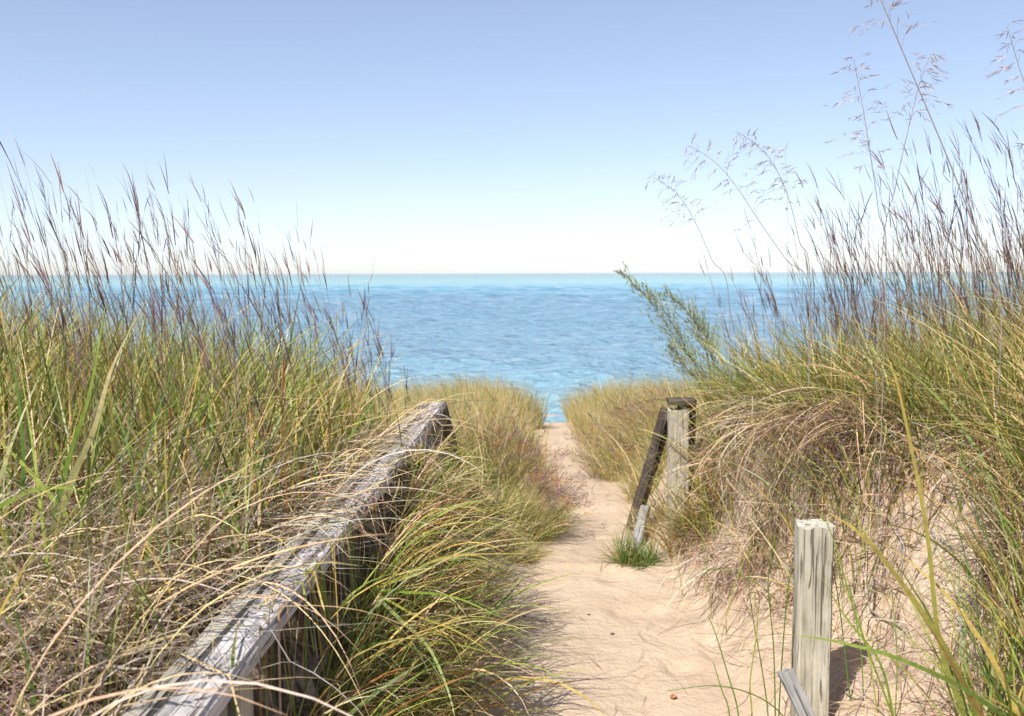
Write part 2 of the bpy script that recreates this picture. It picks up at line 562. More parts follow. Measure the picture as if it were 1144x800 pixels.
# ------------------------------------------------------------------ ground sheet
def graded(lo, hi, d0, d1, fine, growth=1.12):
    mid = list(np.arange(d0, d1 + fine / 2, fine))
    a = []; s = fine; p = d0
    while p > lo:
        s *= growth; p -= s; a.append(max(p, lo))
    b = []; s = fine; p = mid[-1]
    while p < hi:
        s *= growth; p += s; b.append(min(p, hi))
    return np.array(a[::-1] + mid + b)


xs = graded(-400, 400, -2.6, 3.0, .022)
ys = graded(-120, 160, 1.6, 7.0, .024, 1.05)
X, Y = np.meshgrid(xs, ys)
Zt = terrain(X, Y)
nx, ny = len(xs), len(ys)
i = np.arange(ny - 1)[:, None] * nx + np.arange(nx - 1)[None]
quads = np.stack([i, i + 1, i + nx + 1, i + nx], -1).reshape(-1, 4)
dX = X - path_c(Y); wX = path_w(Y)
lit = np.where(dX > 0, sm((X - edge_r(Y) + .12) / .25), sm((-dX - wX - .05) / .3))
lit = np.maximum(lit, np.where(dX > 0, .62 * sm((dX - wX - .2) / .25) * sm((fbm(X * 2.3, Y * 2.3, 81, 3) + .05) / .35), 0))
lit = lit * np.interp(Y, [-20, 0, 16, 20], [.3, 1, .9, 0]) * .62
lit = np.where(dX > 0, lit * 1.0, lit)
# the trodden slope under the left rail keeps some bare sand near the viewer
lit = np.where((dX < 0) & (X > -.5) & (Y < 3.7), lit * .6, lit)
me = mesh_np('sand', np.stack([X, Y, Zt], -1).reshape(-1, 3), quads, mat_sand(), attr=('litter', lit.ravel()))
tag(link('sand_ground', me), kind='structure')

# ------------------------------------------------------------------ lake
WZ = -6.0
rows = [22.0]
while rows[-1] < 30000:
    r_ = rows[-1]
    rows.append(r_ * (1.0046 if r_ < 160 else 1.006 if r_ < 800 else 1.05))
rows = np.array(rows)
cols = np.concatenate([np.linspace(-4, -.85, 40)[:-1], np.linspace(-.85, .85, 520), np.linspace(.85, 4, 40)[1:]])
WY = np.repeat(rows[:, None], len(cols), 1); WX = WY * cols[None]
WH = np.zeros_like(WX)
wr = np.random.default_rng(5)
for k in range(46):                           # wind waves from the upper left, short crested
    lam = .5 * 1.07 ** k
    if lam > 10: lam = wr.uniform(.7, 3)
    th = R(97) + wr.normal(0, .36)
    kx, ky = math.cos(th) * TAU / lam, math.sin(th) * TAU / lam
    ph = wr.uniform(0, TAU)
    fade = np.clip((lam - WY * .0085) / (WY * .0085), 0, 1)
    w = np.sin(kx * WX + ky * WY + ph + .8 * vnoise(WX * .11 + k, WY * .11, k))
    WH += fade * WAVE_A * lam ** .8 * (w + .35 * np.abs(w) * w)
gust = 1 + .6 * vnoise(WX * .03, WY * .05, 11) + .4 * vnoise(WX * .1, WY * .16, 12)
WH *= gust * np.interp(rows, [30, 34, 300, 800], [.6, 1, 1, 0])[:, None]
nc_ = len(cols)
i = np.arange(len(rows) - 1)[:, None] * nc_ + np.arange(nc_ - 1)[None]
q = np.stack([i, i + 1, i + nc_ + 1, i + nc_], -1).reshape(-1, 4)
me = mesh_np('lake', np.stack([WX, WY, WZ + WH], -1).reshape(-1, 3), q, mat_water())
tag(link('water', me), kind='structure')

# ------------------------------------------------------------------ timber
M_RAIL = mat_wood('weathered rail wood', (.58, .56, .56), (.47, .45, .455), (.22, .19, .18), .42, 1.0)
M_RAIL2 = mat_wood('smooth grey rail wood', (.45, .43, .37), (.38, .36, .31), (.22, .20, .17), .15, 4.0)
M_POST = mat_wood('pale post wood', (.54, .52, .44), (.42, .40, .325), (.24, .215, .165), .22, 7.0)
M_DARK = mat_wood('dark old shaded wood', (.16, .13, .11), (.10, .08, .068), (.045, .035, .03), .5, 11.0)  # underside shade of the sloping rails is put into this dark colour
M_GREYP = mat_wood('blue grey board', (.33, .33, .325), (.25, .25, .25), (.12, .115, .11), .3, 15.0)


def plank_mesh(name, length, wid, thick, mat, seed=0, rough=.002, grooves=0.0, chew0=0.0, chew1=0.0, round_=.006, lip=0.0, nl=None):
    """timber along local X from 0 to length, width on Y, top face at +Z (thick/2); grooved top, worn corners, chewed ends"""
    nt_, nsd = 15, 5
    top = [(wid / 2 - wid * k / (nt_ - 1), thick / 2, 1) for k in range(nt_)]
    left = [(-wid / 2, thick / 2 - thick * (k + 1) / (nsd + 1), 0) for k in range(nsd)]
    bot = [(-wid / 2 + wid * k / 6, -thick / 2, 0) for k in range(7)]
    right = [(wid / 2, -thick / 2 + thick * (k + 1) / (nsd + 1), 0) for k in range(nsd)]
    prof = np.array(top + left + bot + right)
    py, pz, istop = prof.T
    # round the corners
    for sy in (1, -1):
        for sz in (1, -1):
            cn = (np.abs(py - sy * wid / 2) < 1e-6) & (np.abs(pz - sz * thick / 2) < 1e-6)
            py = np.where(cn, py - sy * round_, py); pz = np.where(cn, pz - sz * round_, pz)
    m = len(py)
    nl = nl or max(10, int(length / .02))
    sx = np.linspace(0, 1, nl)
    Xg = np.repeat(sx[:, None] * length, m, 1)
    Yg = np.repeat(py[None], nl, 0); Zg = np.repeat(pz[None], nl, 0)
    ang = np.arctan2(Zg / thick, Yg / wid)
    j = fbm(Xg * 9 + seed, ang * 3 + seed, seed, 3)
    Yg = Yg + j * rough * np.sign(Yg) + .25 * rough * fbm(Xg * 3, Xg * 0 + seed, seed + 5, 2)
    Zg = Zg + fbm(Xg * 7 + 5, Yg * 60, seed + 2, 3) * rough
    if grooves:
        g = fbm(Xg * 11 + seed, Yg * 190, seed + 9, 3) - .02
        mask = np.repeat((istop > 0)[None] & (np.abs(py) < wid / 2 * .8)[None], nl, 0)
        Zg = np.where(mask, Zg - grooves * sm(g / .35) - grooves * .4, Zg)
    if lip:
        Zg = np.where((istop > 0)[None] & (Yg < -wid * .33), Zg + lip, Zg)
    e0 = chew0 * (vnoise(Yg * 70, Zg * 70, seed + 31) + .5); e1 = chew1 * (vnoise(Yg * 70 + 9, Zg * 70, seed + 37) + .5)
    Xg = Xg + e0 * (1 - sx[:, None]) ** 8 - e1 * sx[:, None] ** 8
    V = np.stack([Xg, Yg, Zg], -1).reshape(-1, 3)
    i = np.arange(nl - 1)[:, None] * m; k = np.arange(m)[None]
    Q = np.stack([i + k, i + m + k, i + m + (k + 1) % m, i + (k + 1) % m], -1).reshape(-1, 4)
    # end caps: fans with a slightly sunken, checked centre
    c0 = len(V); ends = []
    cap = []
    for e, idx in ((0, 0), (1, nl - 1)):
        ring = V[idx * m:(idx + 1) * m]
        inner = ring * .55 + ring.mean(0) * .45; inner[:, 0] += (.004 if e == 0 else -.004) * rng.random(m)
        ends.append(inner); ends.append(ring.mean(0)[None] + np.array([[.004 if e == 0 else -.004, 0, 0]]))
        b = c0 + e * (m + 1)
        for t in range(m):
            u = (t + 1) % m
            o1, o2, n1, n2, cc = idx * m + t, idx * m + u, b + t, b + u, b + m
            if e == 0:
                cap += [(o1, o2, n2, n1), (n1, n2, cc, cc)]
            else:
                cap += [(o2, o1, n1, n2), (n2, n1, cc, cc)]
    V = np.concatenate([V] + ends)
    faces = [tuple(r) for r in Q.tolist()] + [tuple(dict.fromkeys(f)) for f in cap]
    me = bpy.data.meshes.new(name)
    me.from_pydata(V.tolist(), [], faces)
    me.polygons.foreach_set('use_smooth', np.array([len(f) == 4 for f in faces]))
    me.update(); me.validate()
    me.materials.append(mat)
    try:
        me.set_sharp_from_angle(angle=R(50))
    except Exception:
        pass
    return me


def place_plank(name, p0, p1, wid, thick, mat, parent, up=(0, 0, 1), **kw):
    """timber from p0 to p1 (world), p on its centre line"""
    p0 = Vector(p0); p1 = Vector(p1)
    xa = (p1 - p0); L = xa.length; xa.normalize()
    za = Vector(up); za = (za - xa * za.dot(xa)).normalized(); ya = za.cross(xa)
    me = plank_mesh(name, L, wid, thick, mat, **kw)
    o = link(name, me, parent)
    M = Matrix((xa, ya, za)).transposed().to_4x4(); M.translation = p0 - (parent.location if parent else Vector((0, 0, 0)))
    o.matrix_local = M
    return o


def gz(x, y):
    return float(terrain(np.array([x]), np.array([y]))[0])


# left handrail: flat landing run, end post, then the run that follows the buried stairs down
rail = thing('handrail', (-.68, 3.4, gz(-.68, 3.4)), 'long weathered grey wooden handrail running along the grass on the left of the sand path', 'handrail')
TH = .046
place_plank('rail_board', (-.655, .35, RAIL_Z - TH / 2), (-.655, 6.03, RAIL_Z - TH / 2), .092, TH, M_RAIL, rail, seed=3, rough=.0028, grooves=.0065, chew1=.03, lip=.003, nl=520)
tag(rail.children[-1], 'rough cracked cap board with dark grooves')
place_plank('rail_board', (-.733, .35, RAIL_Z - TH / 2 - .002), (-.733, 5.98, RAIL_Z - TH / 2 - .002), .044, TH, M_RAIL2, rail, seed=8, rough=.003, chew1=.04, nl=200)
tag(rail.children[-1], 'smoother paler board along the far edge of the rail')
slope = math.tan(R(28.5))
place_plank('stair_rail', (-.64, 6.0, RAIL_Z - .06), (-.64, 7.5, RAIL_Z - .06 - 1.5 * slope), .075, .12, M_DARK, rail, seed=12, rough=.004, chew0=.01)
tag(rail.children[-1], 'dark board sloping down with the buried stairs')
place_plank('lower_rail', (-.63, 6.06, -1.16), (-.63, 6.7, -1.16 - .64 * slope), .04, .10, M_GREYP, rail, seed=14, rough=.003)
for yy, w_ in ((2.05, .085), (2.75, .10), (4.4, .10), (5.9, .11)):
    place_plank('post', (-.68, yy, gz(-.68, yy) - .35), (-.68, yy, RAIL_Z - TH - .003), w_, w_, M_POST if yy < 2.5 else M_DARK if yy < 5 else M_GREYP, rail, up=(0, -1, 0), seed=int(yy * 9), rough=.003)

# right side: end post of the other rail, still carrying the sloping rail
pr = thing('rail_post', (.83, 6.0, gz(.83, 6.0)), 'grey wooden end post with a dark sloping rail behind the bright green tuft', 'post')
top = at(760, 452, 6.0)
place_plank('post', (top[0] - .01, 6.0, gz(.8, 6) - .3), (top[0] - .01, 6.0, top[2] - .02), .125, .12, M_POST, pr, up=(0, -1, 0), seed=41, rough=.004, chew1=.02)
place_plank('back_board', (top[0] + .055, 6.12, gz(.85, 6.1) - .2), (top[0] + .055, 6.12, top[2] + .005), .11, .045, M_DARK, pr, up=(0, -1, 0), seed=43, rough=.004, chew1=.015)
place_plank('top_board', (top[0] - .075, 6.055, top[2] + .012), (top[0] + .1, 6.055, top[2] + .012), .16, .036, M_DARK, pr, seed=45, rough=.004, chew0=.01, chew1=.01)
a0 = at(745, 462, 6.1); a1 = at(706, 592, 7.45)
a1 = at(703, 602, 6.72)
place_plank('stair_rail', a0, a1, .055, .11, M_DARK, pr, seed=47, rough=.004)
b0 = at(702, 627, 5.98); b1 = at(721, 566, 6.42)
pk = place_plank('wooden_plank', b0 - np.array([.0, .0, .08]), b1, .06, .035, M_GREYP, None, up=(-.4, -1, .3), seed=49, rough=.004, chew1=.015)
tag(pk, 'grey weathered board leaning out of the sand behind the bright green tuft', 'plank')

# near right post, sawn off and split at the top
fy = 3.3
ft = at(913, 587, fy)
place_plank('wooden_post', (ft[0], fy + .05, gz(ft[0], fy) - .4), (ft[0] + .004, fy + .05, ft[2]),   .112, .110, M_POST, None, up=(0, -1, 0), seed=61, rough=.004, chew1=.016, grooves=.0, round_=.01)
po = bpy.data.objects['wooden_post']
tag(po, 'thick pale squared wooden post in the sand at right with a worn split top', 'post')
q0 = at(876, 747, 3.12); q1 = at(918, 836, 3.04)
pk = place_plank('wooden_plank', q1, q0, .052, .035, M_GREYP, None, up=(-.2, -1, .3), seed=67, rough=.003, chew1=.012)
tag(pk, 'short grey broken plank leaning out of the sand at the foot of the pale post', 'plank')

# ------------------------------------------------------------------ grass cover (stuff)
def left_ok(x, y):
    return (x < path_c(y) - path_w(y))


def hl(x):                                   # plants grow lower towards the rail
    return np.interp(x, [-3.5, -2.0, -1.3, -.72], [1.05, 1.0, .95, .68])


LEAFMIX = [(GREEN, 3.2), (LIME, 4.0), (DEEP, 1.0), (GOLD, 3.2), (STRAW, 1.0), (TAN, .5), (RUST, .9), (BLUEG, .3)]
B = Blades()
x, y = scatter(15000, -6.5, -.80, 2.7, 7.6, lambda x, y: (.35 + 1.3 * (vnoise(x * 2.5, y * 2.5, 51) + .5)) * np.interp(y, [2.7, 3.3, 7, 7.6], [.25, 1, .9, .3]))
n = len(x); c = palette(n, LEAFMIX)
B.add(on_ground(x, y, -.02), rng.uniform(0, TAU, n), rng.uniform(.02, .42, n), rng.uniform(.05, 1.0, n), rng.uniform(.3, .72, n) * hl(x) * np.interp(y, [3, 4.5, 7.5], [1.1, 1.0, .72]) * np.interp(x, [-2.6, -1.5, -.9], [1.42, 1.18, 1.0]), rng.uniform(.003, .0085, n) * np.interp(y, [2.7, 4, 6], [1.5, 1.3, 1.0]), c, tips(c, n, .32), seg=6, wig=.3)
# a taller loose layer, leaning out to the right as in the wind-combed bank
x, y = scatter(1300, -5.5, -.95, 2.3, 6.5); n = len(x); c = palette(n, LEAFMIX)
B.add(on_ground(x, y, -.02), rng.normal(.6, 1.3, n), rng.uniform(.1, .6, n), rng.uniform(.1, 1.1, n), rng.uniform(.5, .95, n) * hl(x) * np.interp(x, [-2.6, -1.5, -.9], [1.2, 1.08, 1.0]), rng.uniform(.005, .011, n), c, tips(c, n, .5), seg=7, wig=.3)
x, y = scatter(420, -4.5, -.95, 2.2, 5.5); n = len(x); c = palette(n, [(LIME, 3), (GREEN, 3), (GOLD, 1.4), (STRAW, .8)])
B.add(on_ground(x, y, -.02), rng.uniform(0, TAU, n), rng.uniform(.05, .6, n), rng.uniform(.0, .8, n), rng.uniform(.4, .85, n) * hl(x), rng.uniform(.009, .015, n), c, tips(c, n, .5), seg=7, wig=.3)
# green shoots rising through the dry mat near the viewer
x, y = scatter(700, -2.6, -.78, 1.2, 2.9); n = len(x); c = palette(n, [(GREEN, 3), (LIME, 2), (DEEP, 2), (GOLD, 1)])
B.add(on_ground(x, y, -.02), rng.uniform(0, TAU, n), rng.uniform(.0, .35, n), rng.uniform(.1, .9, n), rng.uniform(.25, .55, n), rng.uniform(.004, .008, n), c, tips(c, n, .4), seg=6, wig=.3)
o = link('dune_grass', B.mesh('dune_grass', M_LEAF))
tag(o, 'dense green and gold dune grass covering the bank left of the handrail', 'grass', kind='stuff')

B = Blades()
x, y = scatter(1500, -.66, -.38, 1.7, 5.9); n = len(x); c = palette(n, [(GREEN, 3), (DEEP, 2.5), (LIME, 2), (GOLD, 1.6), (BROWN, 1.6), (TAN, 1), (RUST, .6)])
B.add(on_ground(x, y, -.02), rng.normal(-.2, 1.4, n), rng.uniform(.02, .7, n), rng.uniform(.1, 1.5, n), rng.uniform(.14, .48, n), rng.uniform(.003, .008, n), c, tips(c, n, .4), seg=7, wig=.4, rail=.05)
x, y = scatter(1300, -.64, -.42, 1.5, 3.4); n = len(x); c = palette(n, [(GREEN, 3), (DEEP, 2), (LIME, 2), (GOLD, 1.4), (BROWN, 2), (TAN, 1.4)])
B.add(on_ground(x, y, -.02), rng.uniform(0, TAU, n), rng.uniform(.02, .6, n), rng.uniform(.1, 1.4, n), rng.uniform(.12, .36, n), rng.uniform(.0035, .009, n), c, tips(c, n, .4), seg=7, wig=.5, rail=.02)
o = link('dune_grass', B.mesh('dune_grass', M_LEAF))
tag(o, 'shaded green and brown grass filling the gap beneath the left handrail', 'grass', kind='stuff')

B = Blades()
def stem_pack(B, x, y, hmul, lean=np.pi, mix=None):
    n = len(x)
    mix = mix or [(PURP, 4), (MAUVE, 1.6), (BROWN * .7, 1.5), (RUST * .6, .6)]
    c0 = palette(n, [(LIME * .9, 1), (GOLD * .8, 1.4), (RUST, .8), (BROWN, 1)]); c1 = palette(n, mix)
    seed_stems(B, on_ground(x, y, -.02), rng.normal(lean, .8, n), rng.uniform(.02, .24, n), rng.uniform(.05, .42, n), rng.uniform(.7, 1.48, n) * hmul, rng.uniform(.0026, .0042, n), c0, c1, c1)
x, y = scatter(900, -5.6, -.8, 3.0, 6.6, lambda x, y: np.clip(.15 + 1.6 * (vnoise(x * 1.8, y * 1.8, 77) + .35), 0, 1))
stem_pack(B, x, y, hl(x) * np.interp(x, [-5, -2, -.8], [1.0, 1.0, .95]))
o = link('seed_stems', B.mesh('seed_stems', M_STEM))
tag(o, 'thin purple brown seed stems rising above the left bank against the lake and sky', 'grass stems', kind='stuff')

DRYMIX = [(TAN, 3), (GREY, 4), (STRAW, 1.3), (BROWN, 1.5), (MAUVE, 1)]
B = Blades()
x, y = scatter(8500, -2.9, -.78, 1.1, 3.7, lambda x, y: np.interp(y, [1, 3, 3.7], [1, .9, .25])); n = len(x); c = palette(n, DRYMIX)
B.add(on_ground(x, y, 0) + np.stack([x * 0, x * 0, rng.random(n) ** 2 * .10], -1), rng.normal(-.9, 1.3, n), rng.uniform(.6, 1.6, n), rng.uniform(-.1, 1.3, n), rng.uniform(.2, .7, n), rng.uniform(.0022, .0065, n), c, c * rng.uniform(.9, 1.25, (n, 1)), seg=8, wig=.7, lift=.10)
# long arching straws that fall across the rail
x, y = scatter(900, -1.5, -.76, 1.3, 5.6); n = len(x); c = palette(n, [(STRAW, 3), (TAN, 2), (GREY, 1.5), (GOLD, .8)])
B.add(on_ground(x, y, .02), rng.normal(-.25, .5, n), rng.uniform(.3, 1.1, n), rng.uniform(.6, 1.7, n), rng.uniform(.4, .85, n), rng.uniform(.003, .0062, n), c, c * 1.1, seg=10, wig=.4, lift=.02, rail=.22)
x, y = scatter(1000, -1.0, -.76, 3.2, 5.9); n = len(x); c = palette(n, DRYMIX)
B.add(on_ground(x, y, .03), rng.normal(-.2, .7, n), rng.uniform(.6, 1.5, n), rng.uniform(.2, 1.5, n), rng.uniform(.15, .42, n), rng.uniform(.002, .005, n), c, c * 1.1, seg=8, wig=.6, lift=.02, rail=.2)
o = link('dry_thatch', B.mesh('dry_thatch', M_DRY))
tag(o, 'matted tan and grey dead grass lying beside and across the left handrail', 'dead grass', kind='stuff')

# right bank
def er(x, y):
    return x - edge_r(y)
B = Blades()
x, y = scatter(12000, .95, 6.2, 2.7, 7.8, lambda x, y: np.clip((er(x, y) + .05) / .3, 0, 1) * (.35 + 1.2 * (vnoise(x * 2.4, y * 2.4, 91) + .5)) * np.interp(y, [3, 7, 7.8], [1, .9, .3]))
n = len(x); c = palette(n, [(GREEN, 2.4), (LIME, 1.5), (DEEP, 1.2), (GOLD, 2.0), (STRAW, 1.2), (TAN, 1.4), (RUST, 1.7), (BROWN, 1.4), (BLUEG, .5)])
hr = np.interp(x, [1, 1.5, 2.0, 2.6, 4], [.5, .8, 1.4, 1.6, 1.6])
B.add(on_ground(x, y, -.02), rng.uniform(0, TAU, n), rng.uniform(.02, .45, n), rng.uniform(.1, 1.3, n), rng.uniform(.3, .7, n) * hr, rng.uniform(.0025, .0075, n), c, tips(c, n, .7), seg=6, wig=.3)
x, y = scatter(1500, .95, 5.5, 3.0, 7.0, lambda x, y: np.clip((er(x, y) + .02) / .2, 0, 1)); n = len(x); c = palette(n, LEAFMIX)
B.add(on_ground(x, y, -.02), rng.normal(3.3, 1.1, n), rng.uniform(.15, .7, n), rng.uniform(.4, 1.5, n), rng.uniform(.45, .95, n) * np.interp(x, [1, 1.6, 2.2], [.6, .9, 1.2]), rng.uniform(.003, .008, n), c, tips(c, n, .9), seg=7, wig=.3)
# living blades that come up through the dead grass on the face of the bank
x, y = scatter(3000, .8, 3.4, 2.6, 6.3, lambda x, y: np.clip((er(x, y) + .42) / .35, 0, 1) * np.clip(1.2 - er(x, y) / .9, 0, 1) * np.clip(.15 + 1.5 * (vnoise(x * 3, y * 3, 71) + .3), 0, 1)); n = len(x)
c = palette(n, [(GREEN, 2.4), (LIME, 2), (DEEP, 1), (GOLD, 2), (RUST, .8), (STRAW, 1)])
B.add(on_ground(x, y, -.02), rng.normal(math.pi, 1.3, n), rng.uniform(.02, .8, n), rng.uniform(.1, 1.4, n), rng.uniform(.3, .75, n), rng.uniform(.003, .008, n), c, tips(c, n, .7), seg=7, wig=.3)
x, y = scatter(700, .95, 1.75, 3.8, 5.9, lambda x, y: np.clip((er(x, y) + .25) / .2, 0, 1)); n = len(x)
c = palette(n, [(GREEN, 2.4), (LIME, 2), (BLUEG, 1.6), (GOLD, 1.6), (STRAW, 1)])
B.add(on_ground(x, y, -.02), rng.normal(math.pi + .4, .9, n), rng.uniform(.1, .7, n), rng.uniform(.8, 1.9, n), rng.uniform(.3, .62, n), rng.uniform(.003, .008, n), c, tips(c, n, .5), seg=9, wig=.4)
o = link('dune_grass', B.mesh('dune_grass', M_LEAF))
tag(o, 'tall green, gold and rusty dune grass on top of the bank at the right of the path', 'grass', kind='stuff')

B = Blades()
x, y = scatter(1700, 1.1, 5.4, 2.9, 6.6, lambda x, y: np.clip((er(x, y)) / .5, 0, 1) * np.clip(.2 + 1.6 * (vnoise(x * 1.8, y * 1.8, 97) + .35), 0, 1))
stem_pack(B, x, y, np.interp(x, [1.1, 1.6, 2.2, 4], [.72, .88, 1.05, 1.12]))
o = link('seed_stems', B.mesh('seed_stems', M_STEM))
tag(o, 'thin rusty and purple seed stems standing on the right bank against the sky', 'grass stems', kind='stuff')

B = Blades()
nc = 34                                        # heads of dead grass spilling over the sandy edge
cy = rng.uniform(2.9, 5.75, nc); cx = edge_r(cy) + rng.uniform(-.15, .4, nc) + .15 * np.clip(cy - 5, 0, 1)
w_ = rng.integers(15, 105, nc)
idx = np.repeat(np.arange(nc), w_); n = len(idx)
x = cx[idx] + rng.normal(0, .06, n); y = cy[idx] + rng.normal(0, .09, n)
c = palette(n, [(TAN, 3.4), (GREY, 1.2), (BROWN, 2.6), (GOLD, .8), (MAUVE, .6), (STRAW, 1.4)]) * rng.uniform(.6, 1.25, (nc, 1))[idx]
haz = rng.normal(math.pi + .75, .8, nc)
B.add(on_ground(x, y, 0) + np.stack([x * 0, x * 0, rng.random(n) * .09], -1), haz[idx] + rng.normal(0, .45, n), rng.uniform(.7, 1.6, n), rng.uniform(.9, 2.0, n), rng.uniform(.12, .42, n) * rng.uniform(.6, 1.2, nc)[idx], rng.uniform(.002, .0058, n), c, c * rng.uniform(.85, 1.2, (n, 1)), seg=10, wig=1.6, lift=.06)
x, y = scatter(8500, .75, 3.2, 2.6, 6.2, lambda x, y: np.clip((er(x, y) + .5) / .45, 0, 1) * np.clip(1 - (er(x, y) - .3) / .5, 0, 1) * np.clip(.1 + 2.2 * (vnoise(x * 4, y * 4, 88) + .2), 0, 1)); n = len(x); c = palette(n, [(BROWN, 3), (TAN, 2), (GREY, 1.4), (MAUVE, 1.5), (BROWN * .5, 1.5), (STRAW, .8)])
B.add(on_ground(x, y, 0), rng.uniform(0, TAU, n), rng.uniform(.5, 1.7, n), rng.uniform(0, 1.6, n), rng.uniform(.05, .24, n), rng.uniform(.0025, .007, n), c, c * 1.1, seg=7, wig=2.2, lift=.07)
x, y = scatter(1500, 1.0, 3.2, 2.8, 5.7, lambda x, y: np.clip((er(x, y) + .15) / .15, 0, 1) * np.clip(1 - (er(x, y) - .3) / .5, 0, 1)); n = len(x); c = palette(n, DRYMIX)
B.add(on_ground(x, y, 0), rng.normal(math.pi + .5, 1.1, n), rng.uniform(.6, 1.6, n), rng.uniform(0, 1.2, n), rng.uniform(.12, .45, n), rng.uniform(.002, .006, n), c, c * 1.1, seg=8, wig=1.3, lift=.10)
o = link('dry_thatch', B.mesh('dry_thatch', M_DRY))
tag(o, 'brown dead grass hanging in hanks over the sandy edge of the right bank', 'dead grass', kind='stuff')

# foredune grass at the lake end
FORE = [(STRAW, 3), (GOLD, 1.8), (LIME, 2.2), (SAGE, 1.6), (TAN, 1.4), (GREEN, 1.0)]
for side, lab in ((-1, 'fine pale gold grass on the low dune left of the far path beside the lake'), (1, 'fine pale gold grass on the low dune right of the far path beside the lake')):
    B = Blades()
    def dn(x, y):
        d = (x - path_c(y)) * side - path_w(y)
        return np.clip((d - .02) / .12, 0, 1) * np.clip(1.25 - d * .28, .16, 1) * np.clip(.12 + 2.4 * (vnoise(x * 2.7, y * 2.2, 60) + .28), 0.05, 1)
    x, y = scatter(26000, *((-11, 0.3) if side < 0 else (0, 11)), 7.4, 18.5, dn); n = len(x)
    c = palette(n, FORE)
    B.add(on_ground(x, y, -.02), rng.normal(math.pi * .9, 1.2, n), rng.uniform(.05, .5, n), rng.uniform(.1, 1.0, n), rng.uniform(.28, .58, n) * (.6 + .9 * (vnoise(x * 2.3, y * 2.3, 64) + .5)), rng.uniform(.003, .0065, n) * np.where(rng.random(n) < .06, 1.8, 1.0), c, tips(c, n, .9), seg=6, wig=.8)
    o = link('beach_grass', B.mesh('beach_grass', M_LEAF))
    tag(o, lab, 'grass', kind='stuff')

# dead stalks strewn on the sand
B = Blades()
x, y = scatter(420, -.25, 1.35, 2.6, 9.5); n = len(x); c = palette(n, [(BROWN, 2), (TAN, 2), (MAUVE, 1)])
B.add(on_ground(x, y, .004), rng.uniform(0, TAU, n), np.full(n, 1.55), rng.uniform(0, .2, n), rng.uniform(.05, .3, n), rng.uniform(.0015, .003, n), c, c, seg=8, wig=1.0, lift=.004)
x, y = scatter(1500, .55, 2.1, 2.6, 5.4, lambda x, y: np.clip((x - path_c(y) - path_w(y) - .02) / .4, 0, 1) * .9 * np.clip(1 - er(x, y) / .1, 0, 1)); n = len(x); c = palette(n, DRYMIX)
B.add(on_ground(x, y, .004), rng.normal(math.pi + .4, 1.0, n), rng.uniform(1.2, 1.6, n), rng.uniform(0, .5, n), rng.uniform(.06, .35, n), rng.uniform(.0015, .004, n), c, c, seg=7, wig=1.0, lift=.02)
x, y = scatter(380, -.7, -.12, 2.2, 5.2); n = len(x); c = palette(n, DRYMIX)
B.add(on_ground(x, y, .004), rng.uniform(0, TAU, n), rng.uniform(1.2, 1.6, n), rng.uniform(0, .5, n), rng.uniform(.06, .3, n), rng.uniform(.0015, .004, n), c, c, seg=7, wig=1.0, lift=.02)
o = link('grass_litter', B.mesh('grass_litter', M_DRY))
tag(o, 'broken dead stalks strewn over the bare sand of the path and banks', 'dead grass', kind='stuff')


# ------------------------------------------------------------------ tussocks (each a thing)
def tussock(name, x0, y0, label, n, rad, L, az, azs, tilt, curl, w, mix, yellow=.6, seeds=0, sL=None, scol=None, sspread=.5, dry=0, group=None, cat='grass tussock', sy=1.0, sbw=.004):
    z0 = gz(x0, y0)
    t = thing(name, (x0, y0, z0), label, cat, group)
    B = Blades()
    r = rad * np.sqrt(rng.random(n)); a = rng.uniform(0, TAU, n)
    x = x0 + r * np.cos(a); y = y0 + r * np.sin(a) * sy
    c = palette(n, mix)
    hd = rng.normal(az, azs, n)
    B.add(on_ground(x, y, -.02), hd, rng.uniform(*tilt, n), rng.uniform(*curl, n), rng.uniform(*L, n), rng.uniform(*w, n) * np.where(rng.random(n) < .08, 1.8, 1.0), c, tips(c, n, yellow), seg=9, wig=.75)
    link('leaves', B.mesh('leaves', M_LEAF, (x0, y0, z0)), t)
    if dry:
        B = Blades()
        r = rad * np.sqrt(rng.random(dry)); a = rng.uniform(0, TAU, dry)
        x = x0 + r * np.cos(a); y = y0 + r * np.sin(a) * sy; c = palette(dry, [(BROWN, 3), (TAN, 2), (MAUVE, 1), (RUST, .6)])
        B.add(on_ground(x, y, 0), rng.normal(az, azs * 1.1, dry), rng.uniform(.5, 1.3, dry), rng.uniform(.9, 2.0, dry), rng.uniform(L[0] * .5, L[1] * .75, dry), rng.uniform(.002, .0045, dry), c, c, seg=8, wig=.4)
        link('dead_leaves', B.mesh('dead_leaves', M_DRY, (x0, y0, z0)), t)
    if seeds:
        B = Blades()
        r = rad * np.sqrt(rng.random(seeds)); a = rng.uniform(0, TAU, seeds)
        x = x0 + r * np.cos(a); y = y0 + r * np.sin(a) * sy
        c = palette(seeds, scol or [(MAUVE, 2), (PURP, 1), (RUST, 1)])
        seed_stems(B, on_ground(x, y, -.02), rng.normal(az, azs * .8, seeds), rng.uniform(tilt[0], tilt[1], seeds), rng.uniform(curl[0], curl[1] * .8, seeds), rng.uniform(*sL, seeds), rng.uniform(.0016, .0026, seeds), palette(seeds, [(LIME, 1), (STRAW, 1)]), c, c, nb=(3, 6), bl=(.03, .09), start=.72, bw=sbw, spread=sspread)
        link('seed_heads', B.mesh('seed_heads', M_STEM, (x0, y0, z0)), t)
    return t


TUS = [(GREEN, 2.5), (LIME, 2), (GOLD, 2.2), (STRAW, 2), (TAN, 1.2), (DEEP, 1.2), (RUST, .5)]
